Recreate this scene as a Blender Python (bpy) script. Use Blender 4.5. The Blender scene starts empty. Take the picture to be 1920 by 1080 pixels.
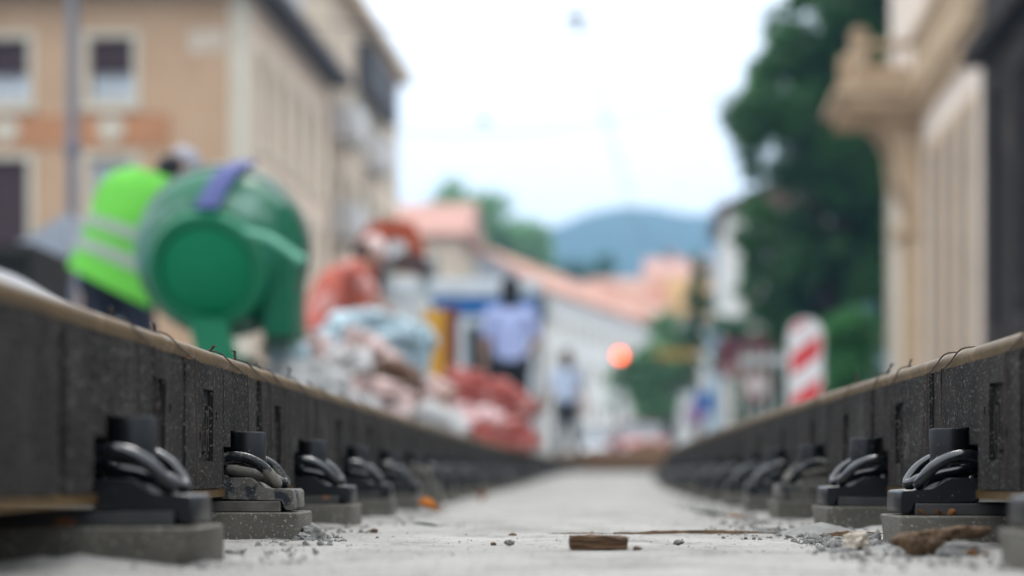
import bpy, bmesh, math, random
from mathutils import Vector, Matrix, Euler, noise

R = math.radians
rnd = random.Random(11)
sc = bpy.context.scene
COL = sc.collection

# ------------------------------------------------------------------ camera model (metres; +Y runs along the track)
F, VX, HY, CAMZ = 3750.0, 1030.0, 889.0, 0.092
def P(px, py, d): return Vector(((px-VX)/F*d, d, CAMZ+(HY-py)/F*d))
def PX(px, d): return (px-VX)/F*d
def PZ(py, d): return CAMZ+(HY-py)/F*d
CURV = 0.00149
def xc(y): return 0.037 + (CURV*y*y if y > 0 else 0.0)
def ang(y): return math.atan(2*CURV*max(y, 0))
THETA = math.atan(205/3750.0)             # heading of the street behind the works
GROUND = 0.25

def lin(h):
    h = h.lstrip('#')
    out = []
    for i in (0, 2, 4):
        c = int(h[i:i+2], 16)/255
        out.append(c/12.92 if c <= .04045 else ((c+.055)/1.055)**2.4)
    return tuple(out)

# ------------------------------------------------------------------ materials
MATS = {}
def mat(name, base, col2=None, scale=6, rough=.8, bump=0., bscale=60, metallic=0, patch=None, speckle=None,
        streak=None, spec=.2, stretch=(1, 1, 1), rough2=None, bdist=.004, coat=0):
    """procedural: base/col2 mixed by noise, patch=(colour,scale,lo,hi), speckle=(colour,scale,lo,hi), streak=(colour,lo,hi)"""
    if name in MATS: return MATS[name]
    m = bpy.data.materials.new(name); m.use_nodes = True
    nt = m.node_tree; N = nt.nodes; L = nt.links
    b = N['Principled BSDF']
    tc = N.new('ShaderNodeTexCoord'); oi = N.new('ShaderNodeObjectInfo')
    mul = N.new('ShaderNodeMath'); mul.operation = 'MULTIPLY'; mul.inputs[1].default_value = 37.0
    L.new(oi.outputs['Random'], mul.inputs[0])
    add = N.new('ShaderNodeVectorMath'); add.operation = 'ADD'
    L.new(tc.outputs['Object'], add.inputs[0]); L.new(mul.outputs[0], add.inputs[1])
    mp = N.new('ShaderNodeMapping'); mp.inputs['Scale'].default_value = stretch
    L.new(add.outputs[0], mp.inputs[0])
    def nz(s, detail=5, vec=None, rough_=.6):
        n = N.new('ShaderNodeTexNoise'); n.inputs['Scale'].default_value = s
        n.inputs['Detail'].default_value = detail; n.inputs['Roughness'].default_value = rough_
        L.new(vec or mp.outputs[0], n.inputs['Vector']); return n.outputs['Fac']
    def ramp(fac, lo, hi):
        r = N.new('ShaderNodeMapRange'); r.inputs['From Min'].default_value = lo; r.inputs['From Max'].default_value = hi
        L.new(fac, r.inputs['Value']); return r.outputs['Result']
    def mix(fac, a, c):
        x = N.new('ShaderNodeMix'); x.data_type = 'RGBA'
        L.new(fac, x.inputs['Factor'])
        for s, v in ((x.inputs['A'], a), (x.inputs['B'], c)):
            if isinstance(v, tuple): s.default_value = (*v, 1)
            else: L.new(v, s)
        return x.outputs['Result']
    if col2 is None: col2 = tuple(c*.72 for c in base)
    cur = mix(ramp(nz(scale), .33, .67), base, col2)
    if streak:
        ms = N.new('ShaderNodeMapping'); ms.inputs['Scale'].default_value = (15, 15, 2.2)
        L.new(add.outputs[0], ms.inputs[0])
        cur = mix(ramp(nz(1.0, 3, ms.outputs[0]), streak[1], streak[2]), cur, streak[0])
    pf = None
    if patch:
        pf = ramp(nz(patch[1], 6, None, .65), patch[2], patch[3]); cur = mix(pf, cur, patch[0])
    if speckle:
        cur = mix(ramp(nz(speckle[1], 2), speckle[2], speckle[3]), cur, speckle[0])
    L.new(cur, b.inputs['Base Color'])
    b.inputs['Metallic'].default_value = metallic
    b.inputs['Specular IOR Level'].default_value = spec
    if coat: b.inputs['Coat Weight'].default_value = coat
    if rough2 is not None:
        mr = N.new('ShaderNodeMapRange'); mr.inputs['To Min'].default_value = rough; mr.inputs['To Max'].default_value = rough2
        L.new(pf if pf is not None else ramp(nz(scale*2), .35, .65), mr.inputs['Value']); L.new(mr.outputs[0], b.inputs['Roughness'])
    else: b.inputs['Roughness'].default_value = rough
    if bump:
        bp = N.new('ShaderNodeBump'); bp.inputs['Strength'].default_value = bump; bp.inputs['Distance'].default_value = bdist
        L.new(nz(bscale, 8), bp.inputs['Height']); L.new(bp.outputs[0], b.inputs['Normal'])
    MATS[name] = m
    return m

def emit(name, col, strength):
    m = bpy.data.materials.new(name); m.use_nodes = True
    b = m.node_tree.nodes['Principled BSDF']
    b.inputs['Base Color'].default_value = (*col, 1)
    b.inputs['Emission Color'].default_value = (*col, 1); b.inputs['Emission Strength'].default_value = strength
    return m

# ------------------------------------------------------------------ mesh helpers
def new(): return bmesh.new()

def link(name, bm, m, parent=None, smooth=False, loc=None, rotz=0):
    me = bpy.data.meshes.new(name)
    bmesh.ops.recalc_face_normals(bm, faces=bm.faces)
    bm.to_mesh(me); bm.free()
    for x in (m if isinstance(m, (list, tuple)) else [m]): me.materials.append(x)
    if smooth:
        me.polygons.foreach_set('use_smooth', [True]*len(me.polygons))
        try: me.set_sharp_from_angle(angle=R(smooth if smooth is not True else 50))
        except Exception: pass
    o = bpy.data.objects.new(name, me); COL.objects.link(o)
    if parent: o.parent = parent
    if loc is not None: o.location = loc
    if rotz: o.rotation_euler.z = rotz
    return o

def tag(o, label=None, cat=None, group=None, kind=None):
    if label: o['label'] = label
    if cat: o['category'] = cat
    if group: o['group'] = group
    if kind: o['kind'] = kind
    return o

def thing(name, label, cat, loc=(0, 0, 0), rotz=0, group=None):
    o = bpy.data.objects.new(name, None); COL.objects.link(o)
    o.location = loc; o.rotation_euler.z = rotz; o.empty_display_size = .2
    return tag(o, label, cat, group)

def kids(o): return [c for c in bpy.data.objects if c.parent == o]

def copy_tree(o, parent=None, children=None):
    c = o.copy(); COL.objects.link(c)
    if parent: c.parent = parent
    for ch in kids(o): copy_tree(ch, c)
    return c

def box(bm, lo, hi, bev=0, mi=0, M=None, seg=1):
    lo, hi = Vector(lo), Vector(hi)
    r = bmesh.ops.create_cube(bm, size=1)
    vs = r['verts']; c = (lo+hi)/2; s = hi-lo
    for v in vs: v.co = Vector((v.co.x*s.x, v.co.y*s.y, v.co.z*s.z))+c
    fs = {f for v in vs for f in v.link_faces}
    if bev:
        es = list({e for v in vs for e in v.link_edges})
        rr = bmesh.ops.bevel(bm, geom=es, offset=bev, segments=seg, affect='EDGES', profile=.5)
        vs = list({v for f in rr['faces'] for v in f.verts} | {v for v in vs if v.is_valid})
        fs = {f for v in vs for f in v.link_faces}
    for f in fs: f.material_index = mi
    if M is not None:
        for v in vs: v.co = M @ v.co
    return vs

def poly_prism(bm, pts, t0, t1, axis='y', mi=0, M=None):
    """pts: closed 2-D outline; extruded between t0 and t1 along axis (other two in order)"""
    def mk(p, t):
        if axis == 'y': v = Vector((p[0], t, p[1]))
        elif axis == 'x': v = Vector((t, p[0], p[1]))
        else: v = Vector((p[0], p[1], t))
        return M @ v if M is not None else v
    a = [bm.verts.new(mk(p, t0)) for p in pts]; b = [bm.verts.new(mk(p, t1)) for p in pts]
    n = len(pts); fs = [bm.faces.new(a), bm.faces.new(b[::-1])]
    for i in range(n): fs.append(bm.faces.new((a[i], a[(i+1) % n], b[(i+1) % n], b[i])))
    for f in fs: f.material_index = mi
    return a+b

def spline(pts, n=8):
    pts = [Vector(p) for p in pts]
    if len(pts) < 3: return pts
    out = []
    q = [pts[0]*2-pts[1]]+pts+[pts[-1]*2-pts[-2]]
    for i in range(1, len(q)-2):
        a, b, c, d = q[i-1], q[i], q[i+1], q[i+2]
        for k in range(n):
            t = k/n
            out.append(.5*((2*b)+(c-a)*t+(2*a-5*b+4*c-d)*t*t+(3*b-a-3*c+d)*t**3))
    out.append(pts[-1]); return out

def tube(bm, pts, r, seg=8, mi=0, smooth_n=0, r2=None, flat=1.0, cap=True):
    pts = spline(pts, smooth_n) if smooth_n else [Vector(p) for p in pts]
    n = len(pts); rings = []; prev = None
    for i, p in enumerate(pts):
        t = (pts[min(i+1, n-1)]-pts[max(i-1, 0)]).normalized()
        if prev is None:
            a = Vector((0, 0, 1)) if abs(t.z) < .9 else Vector((1, 0, 0))
            u = t.cross(a).normalized()
        else:
            u = (prev-t*prev.dot(t)).normalized()
        prev = u; w = t.cross(u)
        rr = r if r2 is None else r+(r2-r)*i/max(n-1, 1)
        if callable(rr): rr = rr(i/(n-1))
        rings.append([bm.verts.new(p+(u*math.cos(k*2*math.pi/seg)+w*math.sin(k*2*math.pi/seg)*flat)*rr) for k in range(seg)])
    for a, b in zip(rings, rings[1:]):
        for k in range(seg):
            f = bm.faces.new((a[k], a[(k+1) % seg], b[(k+1) % seg], b[k])); f.material_index = mi
    if cap:
        for rg in (rings[0], rings[-1][::-1]):
            f = bm.faces.new(rg); f.material_index = mi

def lathe(bm, prof, seg=24, M=None, mi=0, arc=2*math.pi):
    """prof: (r, h) pairs; axis Z, transformed by M"""
    rings = []
    full = abs(arc-2*math.pi) < 1e-6
    cnt = seg if full else seg+1
    for r, h in prof:
        if r < 1e-6:
            v = Vector((0, 0, h)); rings.append([bm.verts.new(M @ v if M is not None else v)])
        else:
            rg = []
            for k in range(cnt):
                a = k*arc/seg; v = Vector((r*math.cos(a), r*math.sin(a), h))
                rg.append(bm.verts.new(M @ v if M is not None else v))
            rings.append(rg)
    for a, b in zip(rings, rings[1:]):
        for k in range(seg):
            j = (k+1) % cnt
            try:
                if len(a) == 1 and len(b) > 1: f = bm.faces.new((a[0], b[k], b[j]))
                elif len(b) == 1 and len(a) > 1: f = bm.faces.new((a[k], a[j], b[0]))
                elif len(a) > 1: f = bm.faces.new((a[k], a[j], b[j], b[k]))
                else: continue
                f.material_index = mi
            except ValueError: pass

def axisM(origin, direction, roll=0):
    z = Vector(direction).normalized()
    q = z.to_track_quat('Z', 'Y')
    return Matrix.Translation(Vector(origin)) @ q.to_matrix().to_4x4() @ Matrix.Rotation(roll, 4, 'Z')

def ell(bm, c, r, sub=2, rot=None, disp=0, dscale=3., mi=0, seed=0, square=0):
    res = bmesh.ops.create_icosphere(bm, subdivisions=sub, radius=1)
    c = Vector(c); q = Euler(rot).to_matrix() if rot else Matrix.Identity(3)
    for v in res['verts']:
        p = v.co.copy()
        if square:
            p = Vector([math.copysign(abs(t)**(1-square), t) for t in p])
        if disp:
            p *= 1+disp*noise.noise(v.co*dscale+Vector((seed*3.1, seed*1.7, seed*.9)))
        v.co = q @ Vector((p.x*r[0], p.y*r[1], p.z*r[2]))+c
        for f in v.link_faces: f.material_index = mi
    return res['verts']

def capsule(bm, p, q, r1, r2, seg=10):
    """closed tapered limb with rounded ends"""
    p, q = Vector(p), Vector(q); L_ = (q-p).length
    prof = [(0, -r1)]
    for k in range(1, 4): a = k*math.pi/6; prof.append((r1*math.sin(a), -r1*math.cos(a)))
    prof.append((r1, 0)); prof.append(((r1+r2)/2*1.02, L_/2)); prof.append((r2, L_))
    for k in range(1, 4): a = k*math.pi/6; prof.append((r2*math.cos(a), L_+r2*math.sin(a)))
    prof.append((0, L_+r2))
    lathe(bm, prof, seg, axisM(p, q-p if L_ > 1e-5 else (0, 0, 1)))

def grid_relief(bm, us, vs, depth, place, back):
    """relief panel: depth(u,v) of each cell (None = open down to `back`), step walls between cells"""
    us, vs = sorted(set(round(x, 5) for x in us)), sorted(set(round(x, 5) for x in vs))
    D = [[depth((us[i]+us[i+1])/2, (vs[j]+vs[j+1])/2) for j in range(len(vs)-1)] for i in range(len(us)-1)]
    cache = {}
    def V(u, v, d):
        k = (u, v, round(d, 5))
        if k not in cache: cache[k] = bm.verts.new(place(u, v, d))
        return cache[k]
    def g(i, j):
        if 0 <= i < len(us)-1 and 0 <= j < len(vs)-1:
            return back if D[i][j] is None else D[i][j]
        return back
    def quad(*a):
        try: bm.faces.new(a)
        except ValueError: pass
    for i in range(len(us)-1):
        for j in range(len(vs)-1):
            if D[i][j] is None: continue
            d = D[i][j]
            quad(V(us[i], vs[j], d), V(us[i+1], vs[j], d), V(us[i+1], vs[j+1], d), V(us[i], vs[j+1], d))
    for i in range(len(us)):
        for j in range(len(vs)-1):
            a, b = g(i-1, j), g(i, j)
            if abs(a-b) > 1e-5: quad(V(us[i], vs[j], a), V(us[i], vs[j+1], a), V(us[i], vs[j+1], b), V(us[i], vs[j], b))
    for j in range(len(vs)):
        for i in range(len(us)-1):
            a, b = g(i, j-1), g(i, j)
            if abs(a-b) > 1e-5: quad(V(us[i], vs[j], a), V(us[i+1], vs[j], a), V(us[i+1], vs[j], b), V(us[i], vs[j], b))

# ------------------------------------------------------------------ palette
M_slab = mat('pale concrete slab', (.32, .307, .286), (.235, .223, .204), 4.2, .95, .9, 120, patch=((.155, .146, .131), 7, .50, .70), speckle=((.10, .095, .085), 120, .61, .67), bdist=.004, spec=.1)
M_asph = mat('street surface', (.22, .21, .20), (.16, .155, .15), 2, .9, .3, 40)
M_rubber = mat('rubber granulate', (.0225, .020, .0182), (.0125, .0115, .0107), 14, .82, .7, 420, streak=((.030, .027, .0245), .46, .72),
               patch=((.048, .044, .040), 8, .56, .72), speckle=((.14, .128, .116), 200, .595, .67), bdist=.002, spec=.06)
M_rail = mat('rusty rail steel', (.12, .070, .021), (.075, .042, .013), 30, .5, .35, 150, metallic=.15, patch=((.16, .095, .034), 18, .54, .72), rough2=.36, spec=.4, bdist=.0012)
M_rust = mat('orange rust', (.20, .085, .028), (.12, .05, .018), 40, .85, .4, 200)
M_pad = mat('grey grout pad', (.125, .114, .096), (.085, .078, .066), 12, .9, .55, 220, patch=((.08, .073, .06), 16, .58, .72), speckle=((.30, .285, .25), 260, .61, .68), bdist=.002, spec=.15)
M_clip = mat('black painted spring steel', (.0035, .0042, .0055), (.005, .006, .0075), 40, .12, .10, 200, spec=.65, patch=((.16, .15, .135), 30, .66, .74), rough2=.8, bdist=.001)
M_clip2 = mat('spring steel with dried cement', (.004, .005, .0065), (.006, .007, .009), 40, .14, .5, 180, patch=((.135, .125, .105), 26, .47, .55), rough2=.9, bdist=.002)
M_plast = mat('black plastic', (.006, .0065, .0078), (.0045, .005, .0058), 60, .4, .12, 300, speckle=((.10, .10, .097), 190, .68, .72), bdist=.001, spec=.32)
M_plate = mat('dark cast plate', (.0065, .0075, .0095), (.005, .0057, .007), 30, .36, .3, 160, spec=.35, patch=((.15, .14, .125), 22, .64, .73), rough2=.85, speckle=((.2, .19, .18), 240, .70, .75), bdist=.0015)
M_plate2 = mat('cast plate under dried cement', (.135, .125, .108), (.09, .083, .072), 40, .9, .6, 160, patch=((.018, .021, .026), 24, .50, .56), speckle=((.26, .245, .22), 210, .62, .70), rough2=.5, bdist=.002)
M_steelrust = mat('rusty base plate', (.035, .036, .04), (.06, .055, .05), 30, .6, .3, 150, patch=((.27, .10, .03), 14, .60, .68), bdist=.001)
M_steelrust2 = mat('cemented base plate', (.125, .113, .096), (.075, .068, .06), 34, .9, .6, 150, patch=((.30, .11, .035), 16, .62, .68), bdist=.002)
M_wire = mat('black tie wire', (.03, .026, .024), (.06, .035, .02), 60, .5)
M_wood = mat('old brown wood', (.10, .055, .027), (.052, .03, .016), 24, .85, .5, 90, stretch=(1, 6, 6))
M_bark = mat('bark chip', (.11, .066, .034), (.045, .028, .018), 30, .9, .6, 120)
M_grav = mat('grey gravel', (.22, .213, .20), (.125, .12, .113), 30, .95, .5, 200)
M_stone = mat('pale stone', (.48, .44, .38), (.30, .25, .19), 26, .9, .5, 120, patch=((.20, .10, .05), 22, .55, .65))
M_leaf = mat('orange dry leaf', (.55, .21, .03), (.30, .09, .02), 40, .7)
M_sand = mat('grey aggregate', (.33, .33, .335), (.25, .25, .255), 5, .95, .6, 120, speckle=((.62, .61, .6), 90, .60, .68))
M_dirt = mat('brown earth', (.085, .042, .016), (.05, .026, .012), 3, .95, .6, 20)

# ------------------------------------------------------------------ ground, slab, banks
def sstep(a, b, t):
    t = min(max((t-a)/(b-a), 0), 1); return t*t*(3-2*t)
def rise(y): return .115*sstep(6.5, 23.5, y)

bm = new()
ys = [-2400, -60, -3, 0, 3, 6, 9, 12, 15, 18, 21, 24.2, 24.9, 25.5, 40, 90, 300, 2400]
rows = []
for y in ys:
    cut = -2.9 <= y <= 24.5
    row = []
    for off, zin in ((-2400, 1), (-60, 1), (-1.75, 1), (-1.42, .16), (-.73, .085), (-.70, 0), (.70, 0), (.73, .085), (1.42, .16), (1.75, 1), (60, 1), (2400, 1)):
        z = GROUND if (zin == 1 or not cut) else (zin or -.03)
        x = off+(xc(min(max(y, 0), 30)) if abs(off) < 5 else 0)
        row.append(bm.verts.new((x, y, z)))
    rows.append(row)
for a, b in zip(rows, rows[1:]):
    for k in range(len(a)-1): bm.faces.new((a[k], a[k+1], b[k+1], b[k]))
tag(link('ground', bm, M_asph), kind='structure')

bm = new()
ysl = [-2.8+.2*i for i in range(20)]
y = 1.2
while y < 5.2: ysl.append(y); y += .014 if y < 3.6 else .025
while y < 24.4: ysl.append(y); y += .12
xs = [-1.38, -1.1, -.8, -.65]+[-.55+.014*i for i in range(80)]+[.65, .8, 1.1, 1.38]
rows = []
for y in ysl:
    row = []
    for x in xs:
        p = Vector((x, y, 0))
        z = rise(y)
        if abs(x) < .62 and y > 1:
            z += .0024*noise.noise(p*14)+.0018*noise.noise(p*45)+.003*noise.noise(p*2.5)+.0016*max(0, noise.noise(p*26+Vector((9, 0, 0))))
            z += .013*max(0, abs(x)-.33)*max(0, noise.noise(p*9+Vector((3, 1, 0)))+.25)*5+.02*max(0, abs(x)-.37)*max(0, noise.noise(p*40))*2
        row.append(bm.verts.new((x+xc(y), y, z)))
    rows.append(row)
for a, b in zip(rows, rows[1:]):
    for k in range(len(a)-1): bm.faces.new((a[k], a[k+1], b[k+1], b[k]))
tag(link('concrete_slab', bm, M_slab, smooth=True), kind='structure')

def mound(name, m, cx, cy, rx, ry, h, base, kind, label=None, cat=None, n=44, rough=.25, seed=0, skew=0):
    bm = new(); rows = []
    for j in range(n+1):
        row = []
        for i in range(n+1):
            u, v = i/n*2-1, j/n*2-1
            r = math.sqrt(u*u+v*v)
            f = max(0., 1-r)**.8 if r < 1 else 0
            p = Vector((u*rx, v*ry, seed))
            z = h*f*(1+rough*noise.noise(p*1.7))+.06*h*noise.noise(p*7)*min(1, f*5)+.03*h*noise.noise(p*18)*min(1, f*5)
            row.append(bm.verts.new((cx+u*rx+skew*f, cy+v*ry, base+z-(.03 if r >= 1 else 0))))
        rows.append(row)
    for a, b in zip(rows, rows[1:]):
        for k in range(n): bm.faces.new((a[k], a[k+1], b[k+1], b[k]))
    o = link(name, bm, m, smooth=True)
    return tag(o, label, cat, kind=kind)

mound('gravel_heap', M_sand, -1.98, 6.5, .98, 2.3, .56, GROUND-.01, 'stuff', 'heap of pale grey aggregate behind the left rail below the mixer', 'gravel', seed=2)
mound('gravel_bank', M_sand, 2.35, 13.5, .95, 6.5, .40, GROUND-.01, 'stuff', 'low bank of grey gravel behind the far end of the right rail', 'gravel', seed=5)
mound('earth_bank', M_dirt, xc(24.6)+.3, 25.0, 2.2, .9, .27, GROUND-.05, 'stuff', 'brown earth bank closing the far end of the track trench', 'earth', seed=8, rough=.6)

# ------------------------------------------------------------------ rails
def rail(side, label):
    prof = [(-.001, .061), (-.001, .0715), (.03, .0765), (.07, .09), (.075, .20), (.022, .214), (.004, .221), (.0035, .238), (.0006, .2445), (.0002, .2475), (.0014, .2520), (.0042, .2558), (.0082, .2581), (.0125, .2589),
            (.018, .259), (.022, .225), (.03, .214), (.048, .214), (.056, .25), (.064, .259), (.112, .258), (.121, .25), (.121, .226), (.092, .205), (.088, .09), (.13, .0765), (.172, .0715), (.172, .061)]
    bm = new(); rings = []
    y = -2.5
    while y <= 24.3:
        a = ang(y)
        rings.append([bm.verts.new((xc(y)+side*(.5+u)*math.cos(a), y-side*(.5+u)*math.sin(a), z)) for u, z in prof])
        y += .1 if 1 < y < 6 else .4
    n = len(prof)
    for a, b in zip(rings, rings[1:]):
        for k in range(n): bm.faces.new((a[k], a[(k+1) % n], b[(k+1) % n], b[k]))
    bm.faces.new(rings[0]); bm.faces.new(rings[-1][::-1])
    o = link('tram_rail', bm, M_rail, smooth=24)
    return tag(o, label, 'rail', 'two tram rails')
rail(-1, 'brown rusty grooved rail on the left side of the track')
rail(1, 'brown rusty grooved rail on the right side of the track')

FL = [2.07, 2.83, 3.53]+[4.27+.735*i for i in range(27)]
FR = [1.89, 2.62, 3.33]+[4.08+.735*i for i in range(27)]

# ------------------------------------------------------------------ rubber filler blocks between rail head and foot
def filler(side, y0, y1, notches, slot, seed, label, group):
    rr = random.Random(seed)
    near = y0 < 4.6
    step = .018 if near else .12
    ts = [y0, y0+.005, y1-.005, y1]; t = y0+step
    while t < y1-.012: ts.append(t); t += step
    zs = [.073, .076, .095, .115, .13, .153, .178, .203, .215, .2315, .237]
    nn = [f for f in notches if y0-.09 < f < y1+.09]
    for f in nn: ts += [min(max(f+k, y0), y1) for k in (-.085, -.03, .03, .085)]
    bars = []
    if slot:
        ts += [slot-.038, slot+.038]; zs += [.109]
        # raised strokes standing in the recessed panel
        for b0, b1, z0, z1 in ((-.026, -.018, .122, .188), (-.008, 0, .118, .176), (.010, .017, .122, .182), (-.018, -.008, .122, .13), (.0, .010, .168, .176)):
            bars.append((slot+b0, slot+b1, z0, z1)); ts += [slot+b0, slot+b1]; zs += [z0, z1]
    grooves = [y0+rr.uniform(.05, .95)*(y1-y0) for _ in range(2)] if near else []
    gw = [rr.uniform(.003, .006) for _ in grooves]
    for g, w in zip(grooves, gw): ts += [g, g+w]
    holes = []
    if near and slot:
        holes = [(slot+.058, .165), (slot-.06, .135)]
        for h, z in holes: ts += [h, h+.01]; zs += [z, z+.011]
    ts = [t for t in ts if y0 <= t <= y1]
    def depth(t, z):
        for f in nn:
            if abs(t-f) < .085 and z < .13: return None
            if abs(t-f) < .03 and z < .153: return None
        for (h, zz) in holes:
            if h < t < h+.01 and zz < z < zz+.011: return .012
        if slot and abs(t-slot) < .038 and .109 < z < .203:
            for b in bars:
                if b[0] < t < b[1] and b[2] < z < b[3]: return .0015
            return .0075
        for g, w in zip(grooves, gw):
            if g < t < g+w: return .0035
        d = 0
        if t < y0+.005 or t > y1-.005: d = .002
        if z > .2315: d = max(d, .002)
        return d
    mid = (y0+y1)/2
    cx = xc(mid); a = ang(mid)
    def place(t, z, d):
        dd = -.004+d+.0016*noise.noise(Vector((t*5, z*12, seed)))+.0007*noise.noise(Vector((t*30, z*30, seed)))
        zz = z+(.0018*noise.noise(Vector((t*28, 0, seed*2.3))) if z > .2365 else 0)
        aa = ang(t)
        return Vector((xc(t)+side*(.5+dd)*math.cos(aa)-cx, t-side*(.5+dd)*math.sin(aa)-mid, zz))
    bm = new()
    grid_relief(bm, ts, zs, depth, place, .068)
    o = link('rail_filler_block', bm, M_rubber, loc=(cx, mid, 0))
    return tag(o, label, 'filler block', group)

ORD = ['nearest', 'second', 'third', 'fourth', 'fifth', 'sixth', 'seventh', 'eighth', 'ninth', 'tenth']
LB = [(1.15, 1.855), (1.872, 2.455), (2.463, 3.035), (3.085, 3.74), (3.752, 4.36)]
RB = [(1.10, 1.70), (1.71, 2.285), (2.296, 2.842), (2.868, 3.395), (3.415, 4.0)]
y = 4.368
while y < 23.6: LB.append((y, y+.608)); y += .618
y = 4.008
while y < 23.6: RB.append((y, y+.608)); y += .618
slotsL = {1: 2.31, 2: 2.625, 3: 3.26}; slotsR = {1: 1.9, 2: 2.43, 3: 3.135, 4: 3.73}
extraL = {1: 'crossed by wires in front of the second fastening', 2: 'with a recessed panel, ending at the wide dark gap', 3: 'just beyond the wide dark gap'}
extraR = {2: 'with the clearest recessed panel, above the sharp fastening', 3: 'beyond the dark seam over the sharp fastening', 4: 'second panel past the sharp fastening'}
for i, (a, b) in enumerate(LB):
    lab = ('rubber filler block on left rail, '+(extraL.get(i) or ORD[i]+(' to the camera' if i == 0 else ' from the camera'))) if i < 9 else 'blurred dark filler block in the far run of the left rail'
    filler(-1, a, b, FL, slotsL.get(i, (a+b)/2+.05 if i < 12 else None), 10+i, lab, 'filler blocks along the left rail')
for i, (a, b) in enumerate(RB):
    lab = ('rubber filler block on right rail, '+(extraR.get(i) or ORD[i]+(' to the camera' if i == 0 else ' from the camera'))) if i < 9 else 'blurred dark filler block in the far run of the right rail'
    filler(1, a, b, FR, slotsR.get(i, (a+b)/2-.05 if i < 12 else None), 60+i, lab, 'filler blocks along the right rail')

# ------------------------------------------------------------------ rail fastenings
def make_fastening(pad_top, cement, pad_in, label, broken=False):
    root = thing('rail_fastening', label, 'rail fastening')
    bm = new()
    box(bm, (-.17, -.08, -.012), (pad_in, .08, pad_top), .0022)
    if broken:
        for v in bm.verts:
            if v.co.x > pad_in-.02 and v.co.y < -.06 and v.co.z < .01: v.co.x -= .035; v.co.y += .01
    bmesh.ops.subdivide_edges(bm, edges=[e for e in bm.edges if e.calc_length() > .03], cuts=9, use_grid_fill=True)
    for v in bm.verts:
        q = v.co*1
        v.co += Vector((noise.noise(q*70), noise.noise(q*70+Vector((5, 0, 0))), .6*noise.noise(q*70+Vector((0, 5, 0)))))*.0008
        c_ = max(0, noise.noise(q*24+Vector((2, 7, 1)))-.12)
        if q.x > pad_in-.006 or abs(q.y) > .074: v.co.x -= .006*c_*(q.z < .03); v.co.y -= math.copysign(.005*c_, q.y)
    link('grout_pad', bm, M_pad, root, smooth=14)
    bm = new()
    box(bm, (-.15, -.058, pad_top), (.078, .058, .0545), .0015)
    link('base_plate', bm, M_steelrust2 if cement else M_steelrust, root)
    bm = new()
    pr = [(-.004, .0565), (-.004, .087), (.033, .0872), (.040, .084), (.052, .0735), (.058, .0715), (.0925, .0715), (.0965, .0685), (.0975, .045), (.0945, .0412), (.086, .0412), (.082, .046), (.080, .0565)]
    poly_prism(bm, pr, -.054, .054)
    es = [e for e in bm.edges if e.calc_length() < .03 or True]
    bmesh.ops.bevel(bm, geom=es, offset=.0012, segments=1, affect='EDGES')
    link('guide_plate', bm, M_plate2 if cement else M_plate, root, smooth=40)
    bm = new()
    half = [(-.016, .040, .082), (-.020, .050, .093), (-.012, .056, .108), (.008, .058, .1155), (.032, .0575, .1135), (.053, .055, .102), (.066, .050, .088), (.071, .043, .0795),
            (.067, .035, .0795), (.056, .030, .086), (.034, .0265, .0925), (.008, .025, .097), (-.006, .018, .099)]
    pts = half+[(-.010, 0, .099)]+[(a, -t, z) for a, t, z in half[::-1]]
    tube(bm, pts, .0078, 12, smooth_n=6)
    link('spring_clip', bm, M_clip2 if cement else M_clip, root, smooth=60)
    bm = new()
    lathe(bm, [(0, .105), (.0238, .105), (.0250, .149), (.0243, .1512), (.0225, .1515), (.0212, .1488), (.0, .1482)], 32, Matrix.Translation((.025, 0, 0)))
    link('bolt_cap', bm, M_plast, root, smooth=45)
    bm = new()
    lathe(bm, [(.011, .056), (.011, .1)], 14, Matrix.Translation((.025, 0, 0)))
    lathe(bm, [(.0, .1045), (.0215, .1045), (.0215, .1000), (.0, .1000)], 20, Matrix.Translation((.025, 0, 0)))
    link('bolt', bm, M_clip, root, smooth=40)
    return root

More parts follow.
